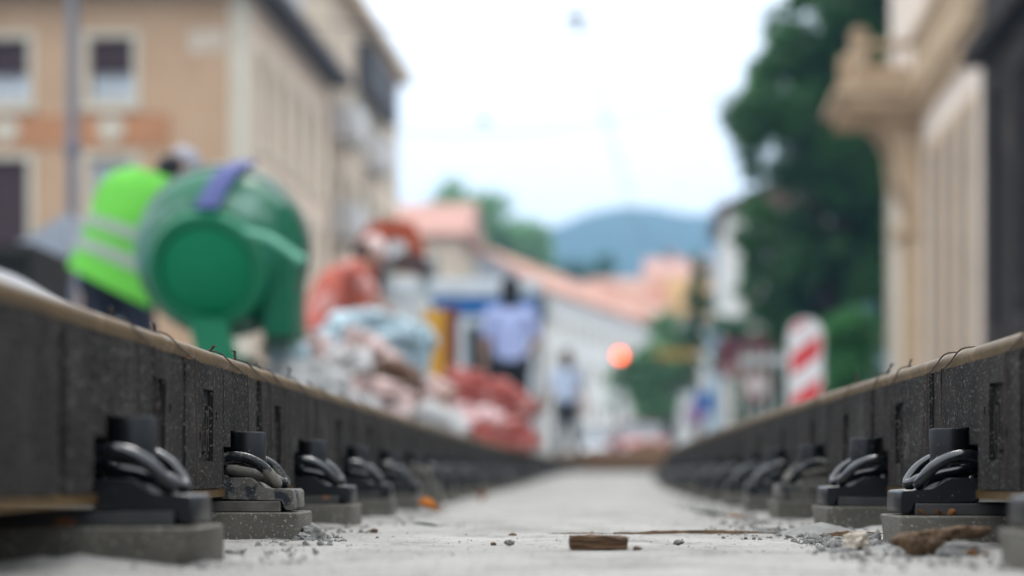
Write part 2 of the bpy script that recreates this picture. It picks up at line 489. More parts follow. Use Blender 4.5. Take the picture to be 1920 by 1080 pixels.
protoA = make_fastening(.039, False, .102, 'x')
protoB = make_fastening(.039, True, .105, 'cement spattered black spring clip fastening, sharp one on the left rail')
protoC = make_fastening(.039, False, .106, 'blurred large black fastening on a chipped pad, nearest on the left rail', broken=True)
def place_f(o, side, y):
    dx = side*.5
    a = ang(y)
    o.location = (xc(y)+dx*math.cos(a), y-dx*math.sin(a), rise(y)*.0)
    o.rotation_euler.z = -a if side < 0 else math.pi-a
protoFamily = {p: kids(p) for p in (protoA, protoB)}
def dupA(src=None):
    src = src or protoA
    r = src.copy(); COL.objects.link(r)
    for ch in protoFamily[src]:
        c = ch.copy(); COL.objects.link(c); c.parent = r
    return r
first = True
for side, arr, nm in ((-1, FL, 'left'), (1, FR, 'right')):
    for i, y in enumerate(arr):
        if y > 23.9: continue
        if side < 0 and i == 0: o = protoC
        elif side < 0 and i == 1: o = protoB
        elif first: o = protoA; first = False
        elif (side < 0 and i in (5, 9, 12, 17)) or (side > 0 and i in (3, 8, 11, 15)): o = dupA(protoB)
        else: o = dupA()
        place_f(o, side, y)
        jr = random.Random(i*7+side)
        if i > 1: o.rotation_euler.z += jr.uniform(-.03, .03); o.location.x += jr.uniform(-.004, .004)
        o['group'] = f'rail fastenings along the {nm} rail'
        if o is protoB or o is protoC: continue
        if side > 0 and i == 0: o['label'] = 'black fastening cut off by the right edge of the photo'
        elif side > 0 and i == 1: o['label'] = 'sharp clean black spring clip fastening on the right rail beside the bark chips'
        elif side < 0 and i == 5: o['label'] = 'cement stained fastening on the left rail, sixth from the camera'
        elif side > 0 and i == 3: o['label'] = 'cement stained fastening on the right rail, third whole one from the camera'
        elif i < 8: o['label'] = f'black fastening on the {nm} rail, {ORD[i] if side < 0 else ORD[i-1]} whole one from the camera'
        else: o['label'] = f'small blurred black fastening far down the {nm} rail'

# ------------------------------------------------------------------ tie wires over the rails
def wire(side, t0, t1, label, tip=True, low=.08, seed=0):
    rr = random.Random(seed)
    def Q(t, u, z):
        a = ang(t); return Vector((xc(t)+side*(.5+u)*math.cos(a), t-side*(.5+u)*math.sin(a), z))
    bm = new()
    pts = [Q(t0-.02, .06, .2605), Q(t0-.012, .02, .2606), Q(t0, .005, .2600), Q(t0+(t1-t0)*.12, -.0015, .2555), Q(t0+(t1-t0)*.5, -.0022, .247), Q(t1-.012, -.0045, .2385), Q(t1, -.0075, .233),
           Q(t1+rr.uniform(.0, .004), -.0078, .19), Q(t1+rr.uniform(.0, .008), -.0078, .14), Q(t1+rr.uniform(.0, .01), -.0078, low)]
    tube(bm, pts, .0011, 6, smooth_n=4)
    if tip:
        b = Q(t0-.012, .012, .2606)
        kz = rr.uniform(.0009, .0026); lx = rr.uniform(-.0014, .0014); ly = rr.uniform(-.003, .001)
        for s in (-1, 1):
            tw = [b+Vector((.0011*math.cos(k*1.6+s*1.57)+lx*k, .0024*s*math.sin(k*.8)+ly*k, kz*k)) for k in range(7)]
            tw.append(tw[-1]+Vector((rr.uniform(-.004, .004), rr.uniform(.002, .006)*s, rr.uniform(-.001, .004))))
            tube(bm, tw, .0011, 6, smooth_n=3)
    return tag(link('tie_wire', bm, M_wire, smooth=60), label, 'tie wire', 'tie wires bent over the '+('left' if side < 0 else 'right')+' rail')
WL = [(2.15, 2.27), (2.37, 2.52), (2.74, 2.93), (2.95, 3.16), (3.20, 3.31), (3.50, 3.6), (3.84, 3.95), (4.3, 4.4), (4.75, 4.85)]
for i, (a, b) in enumerate(WL):
    wire(-1, a, b, f'thin black tie wire over the left rail, {ORD[i]} counted from the camera', seed=i)
WR = [(2.275, 2.36), (2.665, 2.765), (2.78, 2.873), (3.15, 3.2), (3.36, 3.41), (3.70, 3.75), (4.2, 4.26)]
for i, (a, b) in enumerate(WR):
    wire(1, a, b, f'thin black tie wire over the right rail, {ORD[i]} counted from the camera', tip=i > 2, seed=30+i)

# ------------------------------------------------------------------ loose bits on the slab
def leaf(name, loc, size, rot, m, label, curl=.35, group=None):
    bm = new(); n = 8; rows = []
    for i in range(n+1):
        u = i/n; w = .36*max(.02, math.sin(math.pi*u))**.75*(1-.25*u)
        rows.append([bm.verts.new(((u-.5)*size, k*w*size, (curl*(k*k)*w*size*1.4)+size*curl*.5*(u-.5)**2)) for k in (-1, -.5, 0, .5, 1)])
    for a, b in zip(rows, rows[1:]):
        for k in range(4):
            bm.faces.new((a[k], a[k+1], b[k+1], b[k]))
    tube(bm, [(.48*size, 0, .02*size), (.7*size, .05*size, .1*size)], .012*size, 5)
    o = link(name, bm, m, smooth=True, loc=loc); o.rotation_euler = rot
    return tag(o, label, 'leaf', group)
leaf('dry_leaf', (PX(803, 4.35), 4.35, .016), .06, (.5, .3, .6), M_leaf, 'curled orange leaf lying on the slab near the left fastenings', .7)
leaf('dry_leaf', (PX(905, 6.8), 6.8, .012), .05, (.2, .5, 2.), M_leaf, 'small blurred reddish leaf farther along the left side', .5)
leaf('dry_leaf', (PX(350, 2.53)+.002, 2.52, .240), .012, (1.2, .2, .8), M_rust, 'tiny orange leaf caught on the left rail filler under a wire', .6)
for k, (px, dy, rz) in enumerate(((1728, -.07, .3), (1757, -.07, 1.2), (1783, -.068, 2.2))):
    d = 2.62+dy
    leaf('dry_leaf', (PX(px, d), d, .041), .017, (.3+.3*k, .6, rz), mat('brown dry leaf', (.24, .11, .035), (.14, .06, .02), 60, .8) if k != 1 else M_rust, ('yellow brown dry leaf standing on the sharp right pad', 'flat red brown leaf on the sharp right pad', 'dry leaf scrap on the sharp right pad beside the dark rail foot')[k], .6)

def chunk(name, loc, r, m, label, cat, seed, rot=(0, 0, 0), sub=4, disp=.45, group=None, dscale=2.2):
    bm = new(); ell(bm, (0, 0, 0), r, sub, rot, disp, dscale, seed=seed)
    for v in bm.verts:
        q = v.co.normalized(); e = (noise.noise(v.co*420+Vector((seed, 0, 0)))*.0007+noise.noise(v.co*130+Vector((seed, 5, 0)))*.0015)
        v.co += q*e
    o = link(name, bm, m, smooth=50, loc=loc); return tag(o, label, cat, group)
def bark(loc, L_, W_, T_, rz, ry, label, seed, m=M_bark, name='bark_chip'):
    bm = new(); n = 44; rows = []
    for i in range(n+1):
        u = i/n*2-1
        ring = []
        for k in range(14):
            a = k*math.pi/7
            grain = noise.noise(Vector((u*2.2+seed, k*2.7, seed)))
            j = 1+.30*grain+.16*noise.noise(Vector((u*14+seed, k*1.9, seed)))
            end = 1-.55*abs(u)**5+.18*noise.noise(Vector((u*20, k*3.1, seed)))
            ue = u*(1+.10*noise.noise(Vector((k*2.3, seed, math.copysign(3, u)))))
            sq = math.copysign(abs(math.sin(a))**.55, math.sin(a)); cq = math.copysign(abs(math.cos(a))**.7, math.cos(a))
            ring.append(bm.verts.new((ue*L_/2, cq*W_/2*j*end, sq*T_/2*j*end+.35*T_*noise.noise(Vector((u*1.6, seed, 7))))))
        rows.append(ring)
    for a, b in zip(rows, rows[1:]):
        for k in range(14): bm.faces.new((a[k], a[(k+1) % 14], b[(k+1) % 14], b[k]))
    bm.faces.new(rows[0]); bm.faces.new(rows[-1][::-1])
    o = link(name, bm, m, smooth=30, loc=loc); o.rotation_euler = (0, ry, rz)
    return tag(o, label, 'wood')
# brown block, splinters
bm = new(); box(bm, (-.034, -.02, 0), (.034, .02, .0165), .0012)
bmesh.ops.subdivide_edges(bm, edges=[e for e in bm.edges if e.calc_length() > .006], cuts=7, use_grid_fill=True)
for v in bm.verts:
    q = v.co*1; v.co += Vector((noise.noise(q*110)*.0028, noise.noise(Vector((q.x*40, q.y*40, q.z*260)))*.002, (noise.noise(q*60+Vector((4, 0, 0)))*.0026+.0012*noise.noise(q*240)-.002*max(0, q.x/.034-.4)) if q.z > .01 else 0))
tag(link('wood_offcut', bm, M_wood, loc=(PX(1122, 2.42), 2.42, .001), rotz=.05), 'small brown wood block lying alone on the slab', 'wood')
def splinter(px0, px1, d, label, seed, h=.006, lift=0):
    x0, x1 = PX(px0, d), PX(px1, d); bm = new(); n = 26; pts = []
    rr = random.Random(seed); rows = []
    for i in range(n+1):
        u = i/n
        x = x0+(x1-x0)*u; w = h*(.35+.8*math.sin(math.pi*min(max(u, .05), .95)))*(1+.5*noise.noise(Vector((u*11, seed, 0))))
        yy = d+.012*noise.noise(Vector((u*4, seed, 2)))
        rows.append([bm.verts.new((x, yy-w, .001)), bm.verts.new((x, yy-w*.4, .0012+w*.9)), bm.verts.new((x, yy+w*.5, .001+w)), bm.verts.new((x, yy+w*1.6, .001))])
    for a, b in zip(rows, rows[1:]):
        for k in range(3): bm.faces.new((a[k], a[k+1], b[k+1], b[k]))
    return tag(link('wood_splinter', bm, M_bark), label, 'wood')
splinter(1150, 1480, 3.03, 'long thin brown splinter across the slab behind the small wood block', 1, .0055)
splinter(1020, 1150, 3.05, 'fine brown twig left of the small wood block', 2, .0016)
splinter(1515, 1690, 2.86, 'dark brown strip in front of the second right pad', 3, .008)
bark((PX(1770, 2.28), 2.30, .021), .115, .035, .016, .1, -.10, 'large brown bark chip lying on rubble by the right rail', 4)
bark((PX(1735, 2.2), 2.22, .012), .05, .03, .02, -.4, .1, 'short dark bark piece under the large bark chip', 6)
chunk('pebble', (PX(1605, 2.42), 2.42, .010), (.016, .013, .012), M_stone, 'pale two-toned stone left of the bark chips', 'stone', 3)
chunk('pebble', (PX(1800, 2.18), 2.18, .007), (.022, .015, .011), M_grav, 'grey stone under the end of the large bark chip', 'stone', 9)
for k, (px, d) in enumerate(((1822, 2.12), (1845, 2.11))):
    leaf('dry_leaf', (PX(px, d), d, .006), .016, (.5, .3, 1.2*k), M_rust, ('small orange leaf scrap under the bark chip, left of two', 'small orange leaf scrap by the right edge, right of two')[k], .6)
for k, (px, d, r, m_, lab) in enumerate(((962, 2.95, .004, M_bark, 'tiny dark crumb on the slab left of the wood block'), (955, 2.62, .005, M_grav, 'small grey pebble left of the wood block'), (1272, 2.62, .005, M_grav, 'small grey pebble right of the wood block'), (925, 2.58, .003, M_bark, 'tiny brown crumb near the pebble left of the wood block'),
        (1195, 2.40, .004, M_bark, 'dark crumb beside the right end of the wood block'), (700, 3.1, .006, M_bark, 'dark crumb on the slab by the third left pad'))):
    chunk('pebble', (PX(px, d), d, r*.5), (r*1.3, r, r*.7), m_, lab, 'crumb', 40+k)
leaf('dry_leaf', (PX(1385, 3.95), 3.95, .006), .05, (.1, .1, .3), mat('brown dry leaf', (.24, .11, .035)), 'flat brownish leaf on the slab right of the middle', .25)
leaf('dry_leaf', (PX(1330, 4.3), 4.3, .006), .08, (.05, .1, .1), mat('grey green leaf', (.13, .15, .10), (.09, .11, .07), 40, .8), 'flat grey green leaf on the slab right of the middle', .2)
leaf('dry_leaf', (PX(800, 3.4), 3.4, .005), .05, (.05, .1, .2), mat('grey green leaf', (.13, .15, .10)), 'flat grey green leaf in front of the orange leaf', .2)
chunk('mortar_lump', (PX(583, 2.78), 2.80, .006), (.015, .020, .015), M_grav, 'crumbly grey mortar lump at the corner of the sharp left pad', 'mortar', 12, disp=.4)
chunk('mortar_lump', (PX(566, 2.75), 2.765, .003), (.011, .012, .008), M_grav, 'smaller mortar crumb under the corner of the sharp left pad', 'mortar', 14, disp=.45)

# gravel: many small stones as one mass
def ico_template(n):
    b = new(); bmesh.ops.create_icosphere(b, subdivisions=n, radius=1); b.verts.index_update()
    r = ([v.co.copy() for v in b.verts], [[v.index for v in f.verts] for f in b.faces]); b.free(); return r
ICO = [ico_template(1), ico_template(2)]
bm = new(); rr = random.Random(5)
def scatter(n, xr, yr, sr, edge=None):
    for _ in range(n):
        y = rr.uniform(*yr); x = rr.uniform(*xr); s = sr[0]*(sr[1]/sr[0])**(rr.random()**2.2)
        tv, tf = ICO[1 if s > .003 else 0]
        vs = [bm.verts.new(c_*s) for c_ in tv]
        for f_ in tf: bm.faces.new([vs[q_] for q_ in f_])
        q = Euler((rr.random()*6, rr.random()*6, rr.random()*6)).to_matrix()
        k = (rr.uniform(.7, 1.3), rr.uniform(.7, 1.2), rr.uniform(.45, .9))
        hs = rr.random()*9
        for v in vs:
            p = v.co*(1+.35*noise.noise(v.co*300/(s*300)+Vector((hs, 0, 0))))
            p = Vector((p.x*k[0], p.y*k[1], p.z*k[2]))
            v.co = (q @ p)+Vector((x+xc(y)-xc(2.5), y, s*.35+rise(y)))
scatter(620, (.33, .50), (2.40, 3.25), (.0012, .0065))
scatter(260, (.36, .47), (2.55, 3.1), (.002, .009))
scatter(140, (.24, .36), (2.75, 3.3), (.001, .004))
scatter(300, (.30, .48), (3.2, 5.5), (.0015, .006))
scatter(170, (-.37, -.28), (2.5, 3.2), (.001, .006))
scatter(200, (-.42, -.27), (3.1, 5.5), (.0015, .006))
scatter(260, (.30, .50), (1.9, 2.4), (.0015, .006))
scatter(180, (-.42, -.25), (1.8, 2.6), (.001, .004))
scatter(420, (-.33, .38), (1.75, 4.8), (.0006, .0026))
scatter(520, (-.40, -.30), (1.85, 6.5), (.0008, .005))
scatter(620, (.33, .42), (1.85, 6.5), (.0008, .005))
scatter(60, (-.1, .3), (2.85, 3.15), (.0006, .003))
tag(link('gravel', bm, M_grav, smooth=30), 'grey grit and small stones strewn along the rail pads', 'gravel', kind='stuff')
mound('rubble', M_grav, PX(1535, 3.05), 3.02, .075, .13, .019, -.002, 'stuff', 'pale crumbled mortar in front of the second right pad', 'rubble', n=60, rough=.9, seed=13)
mound('rubble', M_grav, PX(1745, 2.45), 2.45, .12, .10, .014, -.003, 'stuff', 'grey rubble in front of the sharp right pad', 'rubble', n=60, rough=.9, seed=17)

# ================================================================== THE STREET BEHIND
B_tan = mat('tan render', (.53, .355, .225), (.46, .30, .185), .5, .95, .3, 25, patch=((.40, .25, .15), .9, .55, .75))
B_orange = mat('orange render', (.48, .23, .115), (.42, .20, .10), 1.2, .95, .3, 25)
B_cream = mat('cream stucco', (.62, .56, .45), (.56, .50, .40), 1, .9, .3, 25)
B_pale = mat('pale pinkish render', (.78, .62, .49), (.70, .55, .43), .6, .95, .3, 25)
B_beige = mat('beige render', (.64, .52, .40), (.56, .45, .34), .6, .95, .3, 25)
B_white = mat('white render', (.72, .70, .66), (.66, .63, .58), .5, .95, .2, 25)
B_stone = mat('warm limestone', (.55, .405, .265), (.47, .34, .215), .9, .9, .4, 18, patch=((.34, .24, .16), 1.4, .56, .72))
B_rose = mat('rose beige stucco', (.80, .68, .575), (.71, .595, .495), .7, .95, .3, 20)
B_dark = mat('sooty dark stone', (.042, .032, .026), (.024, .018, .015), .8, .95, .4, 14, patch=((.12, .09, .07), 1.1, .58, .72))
B_eave = mat('dark eave board', (.085, .08, .085), (.06, .056, .06), 2, .8)
B_blind = mat('maroon roller blind', (.055, .03, .032), (.045, .024, .026), 3, .7)
B_glass = mat('window glass', (.11, .13, .15), (.07, .085, .10), 1.5, .08, spec=.8)
B_curtain = mat('white net curtain', (.60, .66, .72), (.42, .48, .54), 3, .9, stretch=(6, 6, 1))
B_slate = mat('grey roof sheet', (.30, .31, .33), (.24, .25, .26), 1.5, .7, .3, 20)
B_tile = mat('red clay roof tiles', (.42, .185, .12), (.34, .145, .095), .9, .85, .5, 8, patch=((.50, .33, .25), .35, .48, .62))
B_tile2 = mat('faded pink roof tiles', (.44, .25, .20), (.37, .20, .16), .9, .85, .5, 8)
B_yellow = mat('yellow roof tiles', (.44, .27, .10), (.38, .22, .09), .9, .85, .5, 8)
B_balc = mat('white balcony panel', (.62, .60, .585), (.54, .525, .515), 1, .7)

def S(lat, along):
    """street frame -> world x, y"""
    return Vector((lat*math.cos(THETA)+along*math.sin(THETA), along*math.cos(THETA)-lat*math.sin(THETA)))
def site(lat, along):
    p = S(lat, along); return (p.x, p.y, 0)

def facade(parent, p0, p1, z0, z1, openings, wall, name='wall', reveal=.18):
    """wall panel from p0 to p1 (outward normal to the right of the walk) with true openings"""
    p0, p1 = Vector(p0), Vector(p1); W = (p1-p0).length; t = (p1-p0)/W; n = Vector((t.y, -t.x))
    us = [0, W]; vs = [z0, z1]
    for o in openings: us += [o[0], o[1]]; vs += [o[2], o[3]]
    def dep(u, v):
        for o in openings:
            if o[0] < u < o[1] and o[2] < v < o[3]: return None
        return 0
    def place(u, v, d): q = p0+t*u-n*d; return Vector((q.x, q.y, v))
    bm = new(); grid_relief(bm, us, vs, dep, place, .4)
    link(name, bm, wall, parent)
    return p0, t, n
def fbox(bm, fr, u0, u1, v0, v1, d0, d1, bev=0):
    """box on a facade frame: d measured outward"""
    p0, t, n = fr
    M = Matrix(((t.x, n.x, 0, p0.x), (t.y, n.y, 0, p0.y), (0, 0, 1, 0), (0, 0, 0, 1)))
    box(bm, (u0, d0, v0), (u1, d1, v1), bev, M=M)
def window(parent, fr, o, surround=None, blind=0, pane=None, sur_w=.17, curtain=True, sill=True):
    u0, u1, v0, v1 = o[:4]
    bm = new()
    if surround:
        for a in ((u0-sur_w, u0-.003, v0-sur_w, v1+sur_w), (u1+.003, u1+sur_w, v0-sur_w, v1+sur_w)):
            fbox(bm, fr, *a, -.06, .05)
        fbox(bm, fr, u0-.003, u1+.003, v1+.003, v1+sur_w, -.06, .05); fbox(bm, fr, u0-.003, u1+.003, v0-sur_w, v0-.003, -.06, .05)
        if sill: fbox(bm, fr, u0-sur_w-.06, u1+sur_w+.06, v0-sur_w-.09, v0-sur_w-.002, -.06, .12)
    f = .07
    for a in ((u0, u0+f, v0, v1), (u1-f, u1, v0, v1), (u0+f, u1-f, v0, v0+f), (u0+f, u1-f, v1-f, v1), ((u0+u1)/2-.03, (u0+u1)/2+.03, v0+f, v1-f)):
        fbox(bm, fr, *a, -.24, -.17)
    win = link('window', bm, surround or B_cream, parent)
    bm = new(); fbox(bm, fr, u0+.01, u1-.01, v0+.01, v1-.01, -.34, -.26); link('pane', bm, pane or B_glass, win)
    if blind:
        bm = new(); fbox(bm, fr, u0+.005, u1-.005, v1-(v1-v0)*blind, v1-.005, -.165, -.12); link('blind', bm, B_blind, win)
    return win

# ---------------------------------------------------------------- tan corner house, left
T = thing('corner_house', 'tan and orange rendered corner house with cream framed windows on the left', 'house', site(-10.4, 50), -THETA)
colu = [-3.45, -6.15, -8.85, -11.55, -14.25]
Wd = 17.0
ops = []
for c in colu:
    u = Wd+c
    ops.append((u-.56, u+.56, 9.55, 11.15)); ops.append((u-.56, u+.56, 5.55, 8.10)); ops.append((u-.52, u+.52, 2.1, 4.3))
fr = facade(T, (-Wd, 0), (0, 0), 0, 12.3, ops, B_tan)
for i, o in enumerate(ops):
    r = i % 3
    window(T, fr, o, B_cream, blind=(.55 if r == 0 else (.98 if (r == 1 and i >= 3) else 0)), pane=B_curtain if r < 2 else B_glass)
bm = new(); fbox(bm, fr, 0, Wd-1.95, 8.38, 9.2, .0, .045)
link('orange_band', bm, B_orange, T)
for c in colu:
    bm = new(); p = Vector((c, -.045, 8.83))
    lathe(bm, [(0, 0), (.17, .012), (.20, .06), (.30, .07), (.34, .03), (.34, 0)], 28, Matrix.Translation(p) @ Matrix.Rotation(R(90), 4, 'X'))
    link('medallion', bm, B_cream, T, smooth=40)
sops = []
for k in range(5):
    u = 1.9+k*2.15
    sops += [(u-.42, u+.42, 8.7, 11.0), (u-.42, u+.42, 5.2, 7.6), (u-.42, u+.42, 1.8, 4.1)]
fr2 = facade(T, (0, .003), (0, 12.4), 0, 12.3, sops, B_pale, 'street_wall')
for o in sops: window(T, fr2, o, B_cream, pane=B_curtain if o[2] > 8 else B_glass, blind=.3)
bm = new()
box(bm, (-.42, -.05, .05), (.05, .42, 12.27), .02)
link('corner_quoins', bm, B_cream, T)
bm = new(); fbox(bm, fr, Wd-1.45, Wd-.52, 10.75, 11.35, .0, .03, .012); link('repair_patch', bm, mat('patched pale render', (.60, .52, .43), (.54, .42, .31), 2.5, .95), T)
bm = new()
box(bm, (-Wd, -.75, 12.3), (.75, 12.9, 12.62), .03)
link('eave', bm, B_eave, T)
bm = new()
A = [(-Wd, -.7, 12.62), (.7, -.7, 12.62), (.7, 12.9, 12.62), (-Wd, 12.9, 12.62)]; Bt = [(-Wd, 3.4, 15.6), (-3.4, 3.4, 15.6), (-3.4, 9, 15.6), (-Wd, 9, 15.6)]
va = [bm.verts.new(p) for p in A]; vb = [bm.verts.new(p) for p in Bt]
for k in range(4): bm.faces.new((va[k], va[(k+1) % 4], vb[(k+1) % 4], vb[k]))
bm.faces.new(vb); bm.faces.new(va[::-1])
rf = link('roof', bm, B_slate, T)
for y_ in (3.0, 6.3, 9.4):
    bm = new(); box(bm, (-2.2, y_-.6, 13.2), (-.35, y_+.6, 14.7)); poly_prism(bm, [(y_-.8, 14.7), (y_+.8, 14.7), (y_, 15.3)], -2.4, -.2, 'x')
    link('dormer', bm, B_balc, rf)

# ---------------------------------------------------------------- tall beige block with balconies
T = thing('apartment_block', 'tall beige apartment block with white balconies beyond the corner house', 'building', site(-10.4, 63.2), -THETA)
Lb = 16.4; ops = []
for k in range(5):
    for z in (1.5, 4.9, 8.2, 11.4):
        ops.append((1.2+k*3.1, 2.5+k*3.1, z, z+1.75))
frf = facade(T, (-9, 0), (0, 0), 0, 15.7, [(6.0, 7.2, 11.4, 13.0), (2.5, 3.7, 11.4, 13.0), (6.0, 7.2, 8.2, 9.9)], B_beige, 'end_wall')
for o in ((6.0, 7.2, 11.4, 13.0), (2.5, 3.7, 11.4, 13.0), (6.0, 7.2, 8.2, 9.9)): window(T, frf, o, B_cream)
frs = facade(T, (0, .003), (0, Lb), 0, 15.7, ops, B_beige, 'street_wall')
for o in ops: window(T, frs, o, B_cream, pane=B_curtain if rnd.random() < .5 else B_glass, blind=rnd.choice((0, .3, .6)))
for k in (0, 2, 3):
    for z in (4.6, 7.9, 11.1):
        if k == 3 and z > 11: continue
        bm = new(); u = 1.85+k*3.1
        fbox(bm, frs, u-1.4, u+1.4, z-.18, z, 0.0, .72); fbox(bm, frs, u-1.4, u+1.4, z+.08, z+.95, .65, .71)
        fbox(bm, frs, u-1.4, u-1.34, z+.001, z+.95, 0, .645); fbox(bm, frs, u+1.34, u+1.4, z+.001, z+.95, 0, .645)
        link('balcony', bm, B_balc, T)
bm = new(); fbox(bm, frs, 5.2, 12.5, 13.35, 15.0, -.1, .5); link('attic_loggia', bm, B_eave, T)
bm = new(); box(bm, (-9.4, -.4, 15.7), (.55, Lb+.4, 16.1), .03); link('cornice', bm, B_beige, T)
bm = new(); box(bm, (-8, 1.6, 16.1), (-1.6, Lb-2, 17.6), .05); link('roof_storey', bm, B_slate, T)

# ---------------------------------------------------------------- simple pitched houses further on
def house(name, label, lat, along, W, D, h, rh, wall, roof, ridge='y', wins=(3, 3), zb=0, rot=0, chim=False, world=None):
    T = thing(name, label, 'house', (world[0], world[1], 0) if world else site(lat, along), world[2] if world else -THETA+rot)
    nx, nz_ = wins
    zz = [zb+1.0+k*(h-1.0)/nz_ for k in range(nz_)]
    def ops_(L_):
        n = max(2, int(L_/3)); o = []
        for k in range(n):
            for z in zz: u = (k+.5)*L_/n; o.append((u-.5, u+.5, z+.2, z+1.7))
        return o
    a = ops_(W); fr = facade(T, (0, 0), (W, 0), 0, zb+h, a, wall, 'front_wall')
    for o in a: window(T, fr, o, B_cream, sill=False)
    b = ops_(D); fr = facade(T, (W, .003), (W, D), 0, zb+h, b, wall, 'street_wall')
    for o in b: window(T, fr, o, B_cream, sill=False)
    b2 = []; facade(T, (0, D), (0, .003), 0, zb+h, b2, wall, 'rear_wall')
    bm = new(); z0, z1 = zb+h, zb+h+rh; e = .5
    if ridge == 'y':
        poly_prism(bm, [(-e, z0), (W+e, z0), (W+e, z0+.12), (W/2, z1), (-e, z0+.12)], -e, D+e, 'y')
    else:
        poly_prism(bm, [(-e, z0), (D+e, z0), (D+e, z0+.12), (D/2, z1), (-e, z0+.12)], -e, W+e, 'x')
    r = link('roof', bm, roof, T)
    if chim:
        bm = new(); box(bm, (W*.35, D*.4, z1-1.2), (W*.35+.7, D*.4+.7, z1+.9), .02); link('chimney', bm, B_tile2, r)
    return T
house('town_house', 'house with a dull red tiled roof just past the tall apartment block', -19.4, 100, 9.4, 9, 12.0, 2.3, B_beige, B_tile2, 'x', (3, 4), chim=True)
house('town_house', 'pale house with a sloping grey gable roof before the green wooded rise', -15.6, 116, 7.6, 26, 11.2, 2.8, B_pale, B_slate, 'y', (3, 3))
def row(label, px, d, rotd, W, D, h, rh, wall, roof, ridge='y', wins=(3, 4), chim=False):
    """W m wide front wall whose right-hand corner shows at px"""
    r = R(rotd); x, y = PX(px, d), d
    return house('row_house', label, 0, 0, W, D, h, rh, wall, roof, ridge, wins, chim=chim, world=(x-W*math.cos(r), y-W*math.sin(r), r))
row('long white house with an orange tiled roof in the middle distance', 1012, 150, -15.2, 9, 42, 13.9, 3.4, B_white, B_tile, 'y', (3, 4))
row('house with a red orange roof facing the camera behind the red lamp', 1238, 196, -4, 7, 10, 15.6, 4.2, B_white, B_tile, 'x', (2, 4))
row('house with a yellow tiled roof at the right end of the street', 1330, 200, -3, 6, 10, 15.8, 4.6, B_white, B_yellow, 'x', (2, 4))
row('white house with a pink roof rising above the yellow roof', 1328, 232, -3, 7, 12, 23.0, 2.8, B_white, B_tile2, 'x', (2, 5), True)

# ---------------------------------------------------------------- right: limestone house with balcony
LAT = 5.78
T = thing('balcony_house', 'warm limestone house with a heavy stone balcony and balustrade on the right', 'building', site(LAT, 50.4), math.pi-THETA)
# local frame turned by 180 degrees: local x = away from street (negated), local y runs towards the camera
ops = []
Lr = 14.4
for k in range(4):
    u = 7.7+k*1.75
    ops += [(u-.42, u+.42, 2.2, 6.9), (u-.42, u+.42, 9.9, 13), (u-.42, u+.42, 14.2, 17)]
fr = facade(T, (0, 0), (0, Lr), 0, 18.5, ops, B_rose, 'street_wall')
for o in ops:
    wv = window(T, fr, o, B_stone, sur_w=.2, sill=False)
    if o[2] < 8:
        bm = new(); fbox(bm, fr, o[0]+.01, o[1]-.01, o[2]+.01, o[3]-.01, -.06, .035, .006); link('shutter', bm, mat('taupe shutter paint', (.26, .22, .19), (.20, .17, .145), 3, .85), wv)
# end wall facing away, far end face
facade(T, (-12, 0), (-.003, 0), 0, 18.5, [], B_stone, 'end_wall')
facade(T, (-.003, Lr), (-12, Lr), 0, 18.5, [], B_stone, 'near_wall')
bm = new(); fbox(bm, fr, 0, Lr, .05, 1.3, .0, .18); fbox(bm, fr, 0, Lr, 1.302, 1.5, 0, .26); link('plinth', bm, B_rose, T)
bm = new(); fbox(bm, fr, 6.66, Lr, 8.22, 8.55, .0, .30); fbox(bm, fr, 6.66, Lr, 7.90, 8.218, .0, .16); link('cornice', bm, B_stone, T)
bm = new()
for u in (.5, 2.6): fbox(bm, fr, u-.24, u+.24, 1.51, 7.7, 0, .10)
link('pilaster', bm, B_cream, T)
bal = thing('balcony', None, None); bal.parent = T
A0, A1, PR = 3.7, 6.5, 1.42
bm = new(); fbox(bm, fr, A0-.15, A1+.15, 8.05, 8.32, .0, 1.72, .02); fbox(bm, fr, A0-.28, A1+.28, 8.323, 8.52, .0, 1.95, .03); fbox(bm, fr, A0+.1, A1-.1, 7.83, 8.047, 0, .95, .04)
link('slab', bm, B_stone, bal)
def balu(bm, fr, u, d, z0, z1, r=.085):
    p0, t, n = fr; q = p0+t*u+n*d; h = z1-z0
    lathe(bm, [(r*.8, z0), (r*.8, z0+h*.08), (r*.5, z0+h*.12), (r, z0+h*.35), (r*.55, z0+h*.7), (r*.5, z0+h*.85), (r*.8, z0+h*.9), (r*.8, z1)], 10, Matrix.Translation((q.x, q.y, 0)))
bm = new()
for k in range(7): balu(bm, fr, A0+.38+k*.34, PR, 8.82, 9.38, .055)
for k in range(4):
    balu(bm, fr, A0, .2+k*.30, 8.82, 9.38, .055); balu(bm, fr, A1, .2+k*.30, 8.82, 9.38, .055)
fbox(bm, fr, A0-.1, A1+.1, 8.521, 8.82, PR-.1, PR+.1); fbox(bm, fr, A0-.1, A0+.1, 8.521, 8.82, 0, PR-.102); fbox(bm, fr, A1-.1, A1+.1, 8.521, 8.82, 0, PR-.102)
link('balusters', bm, B_stone, bal, smooth=40)
bm = new(); fbox(bm, fr, A0-.13, A1+.13, 9.38, 9.52, PR-.13, PR+.13, .02); fbox(bm, fr, A0-.13, A0+.13, 9.38, 9.52, 0, PR-.132, .02); fbox(bm, fr, A1-.13, A1+.13, 9.38, 9.52, 0, PR-.132, .02)
link('handrail', bm, B_stone, bal)
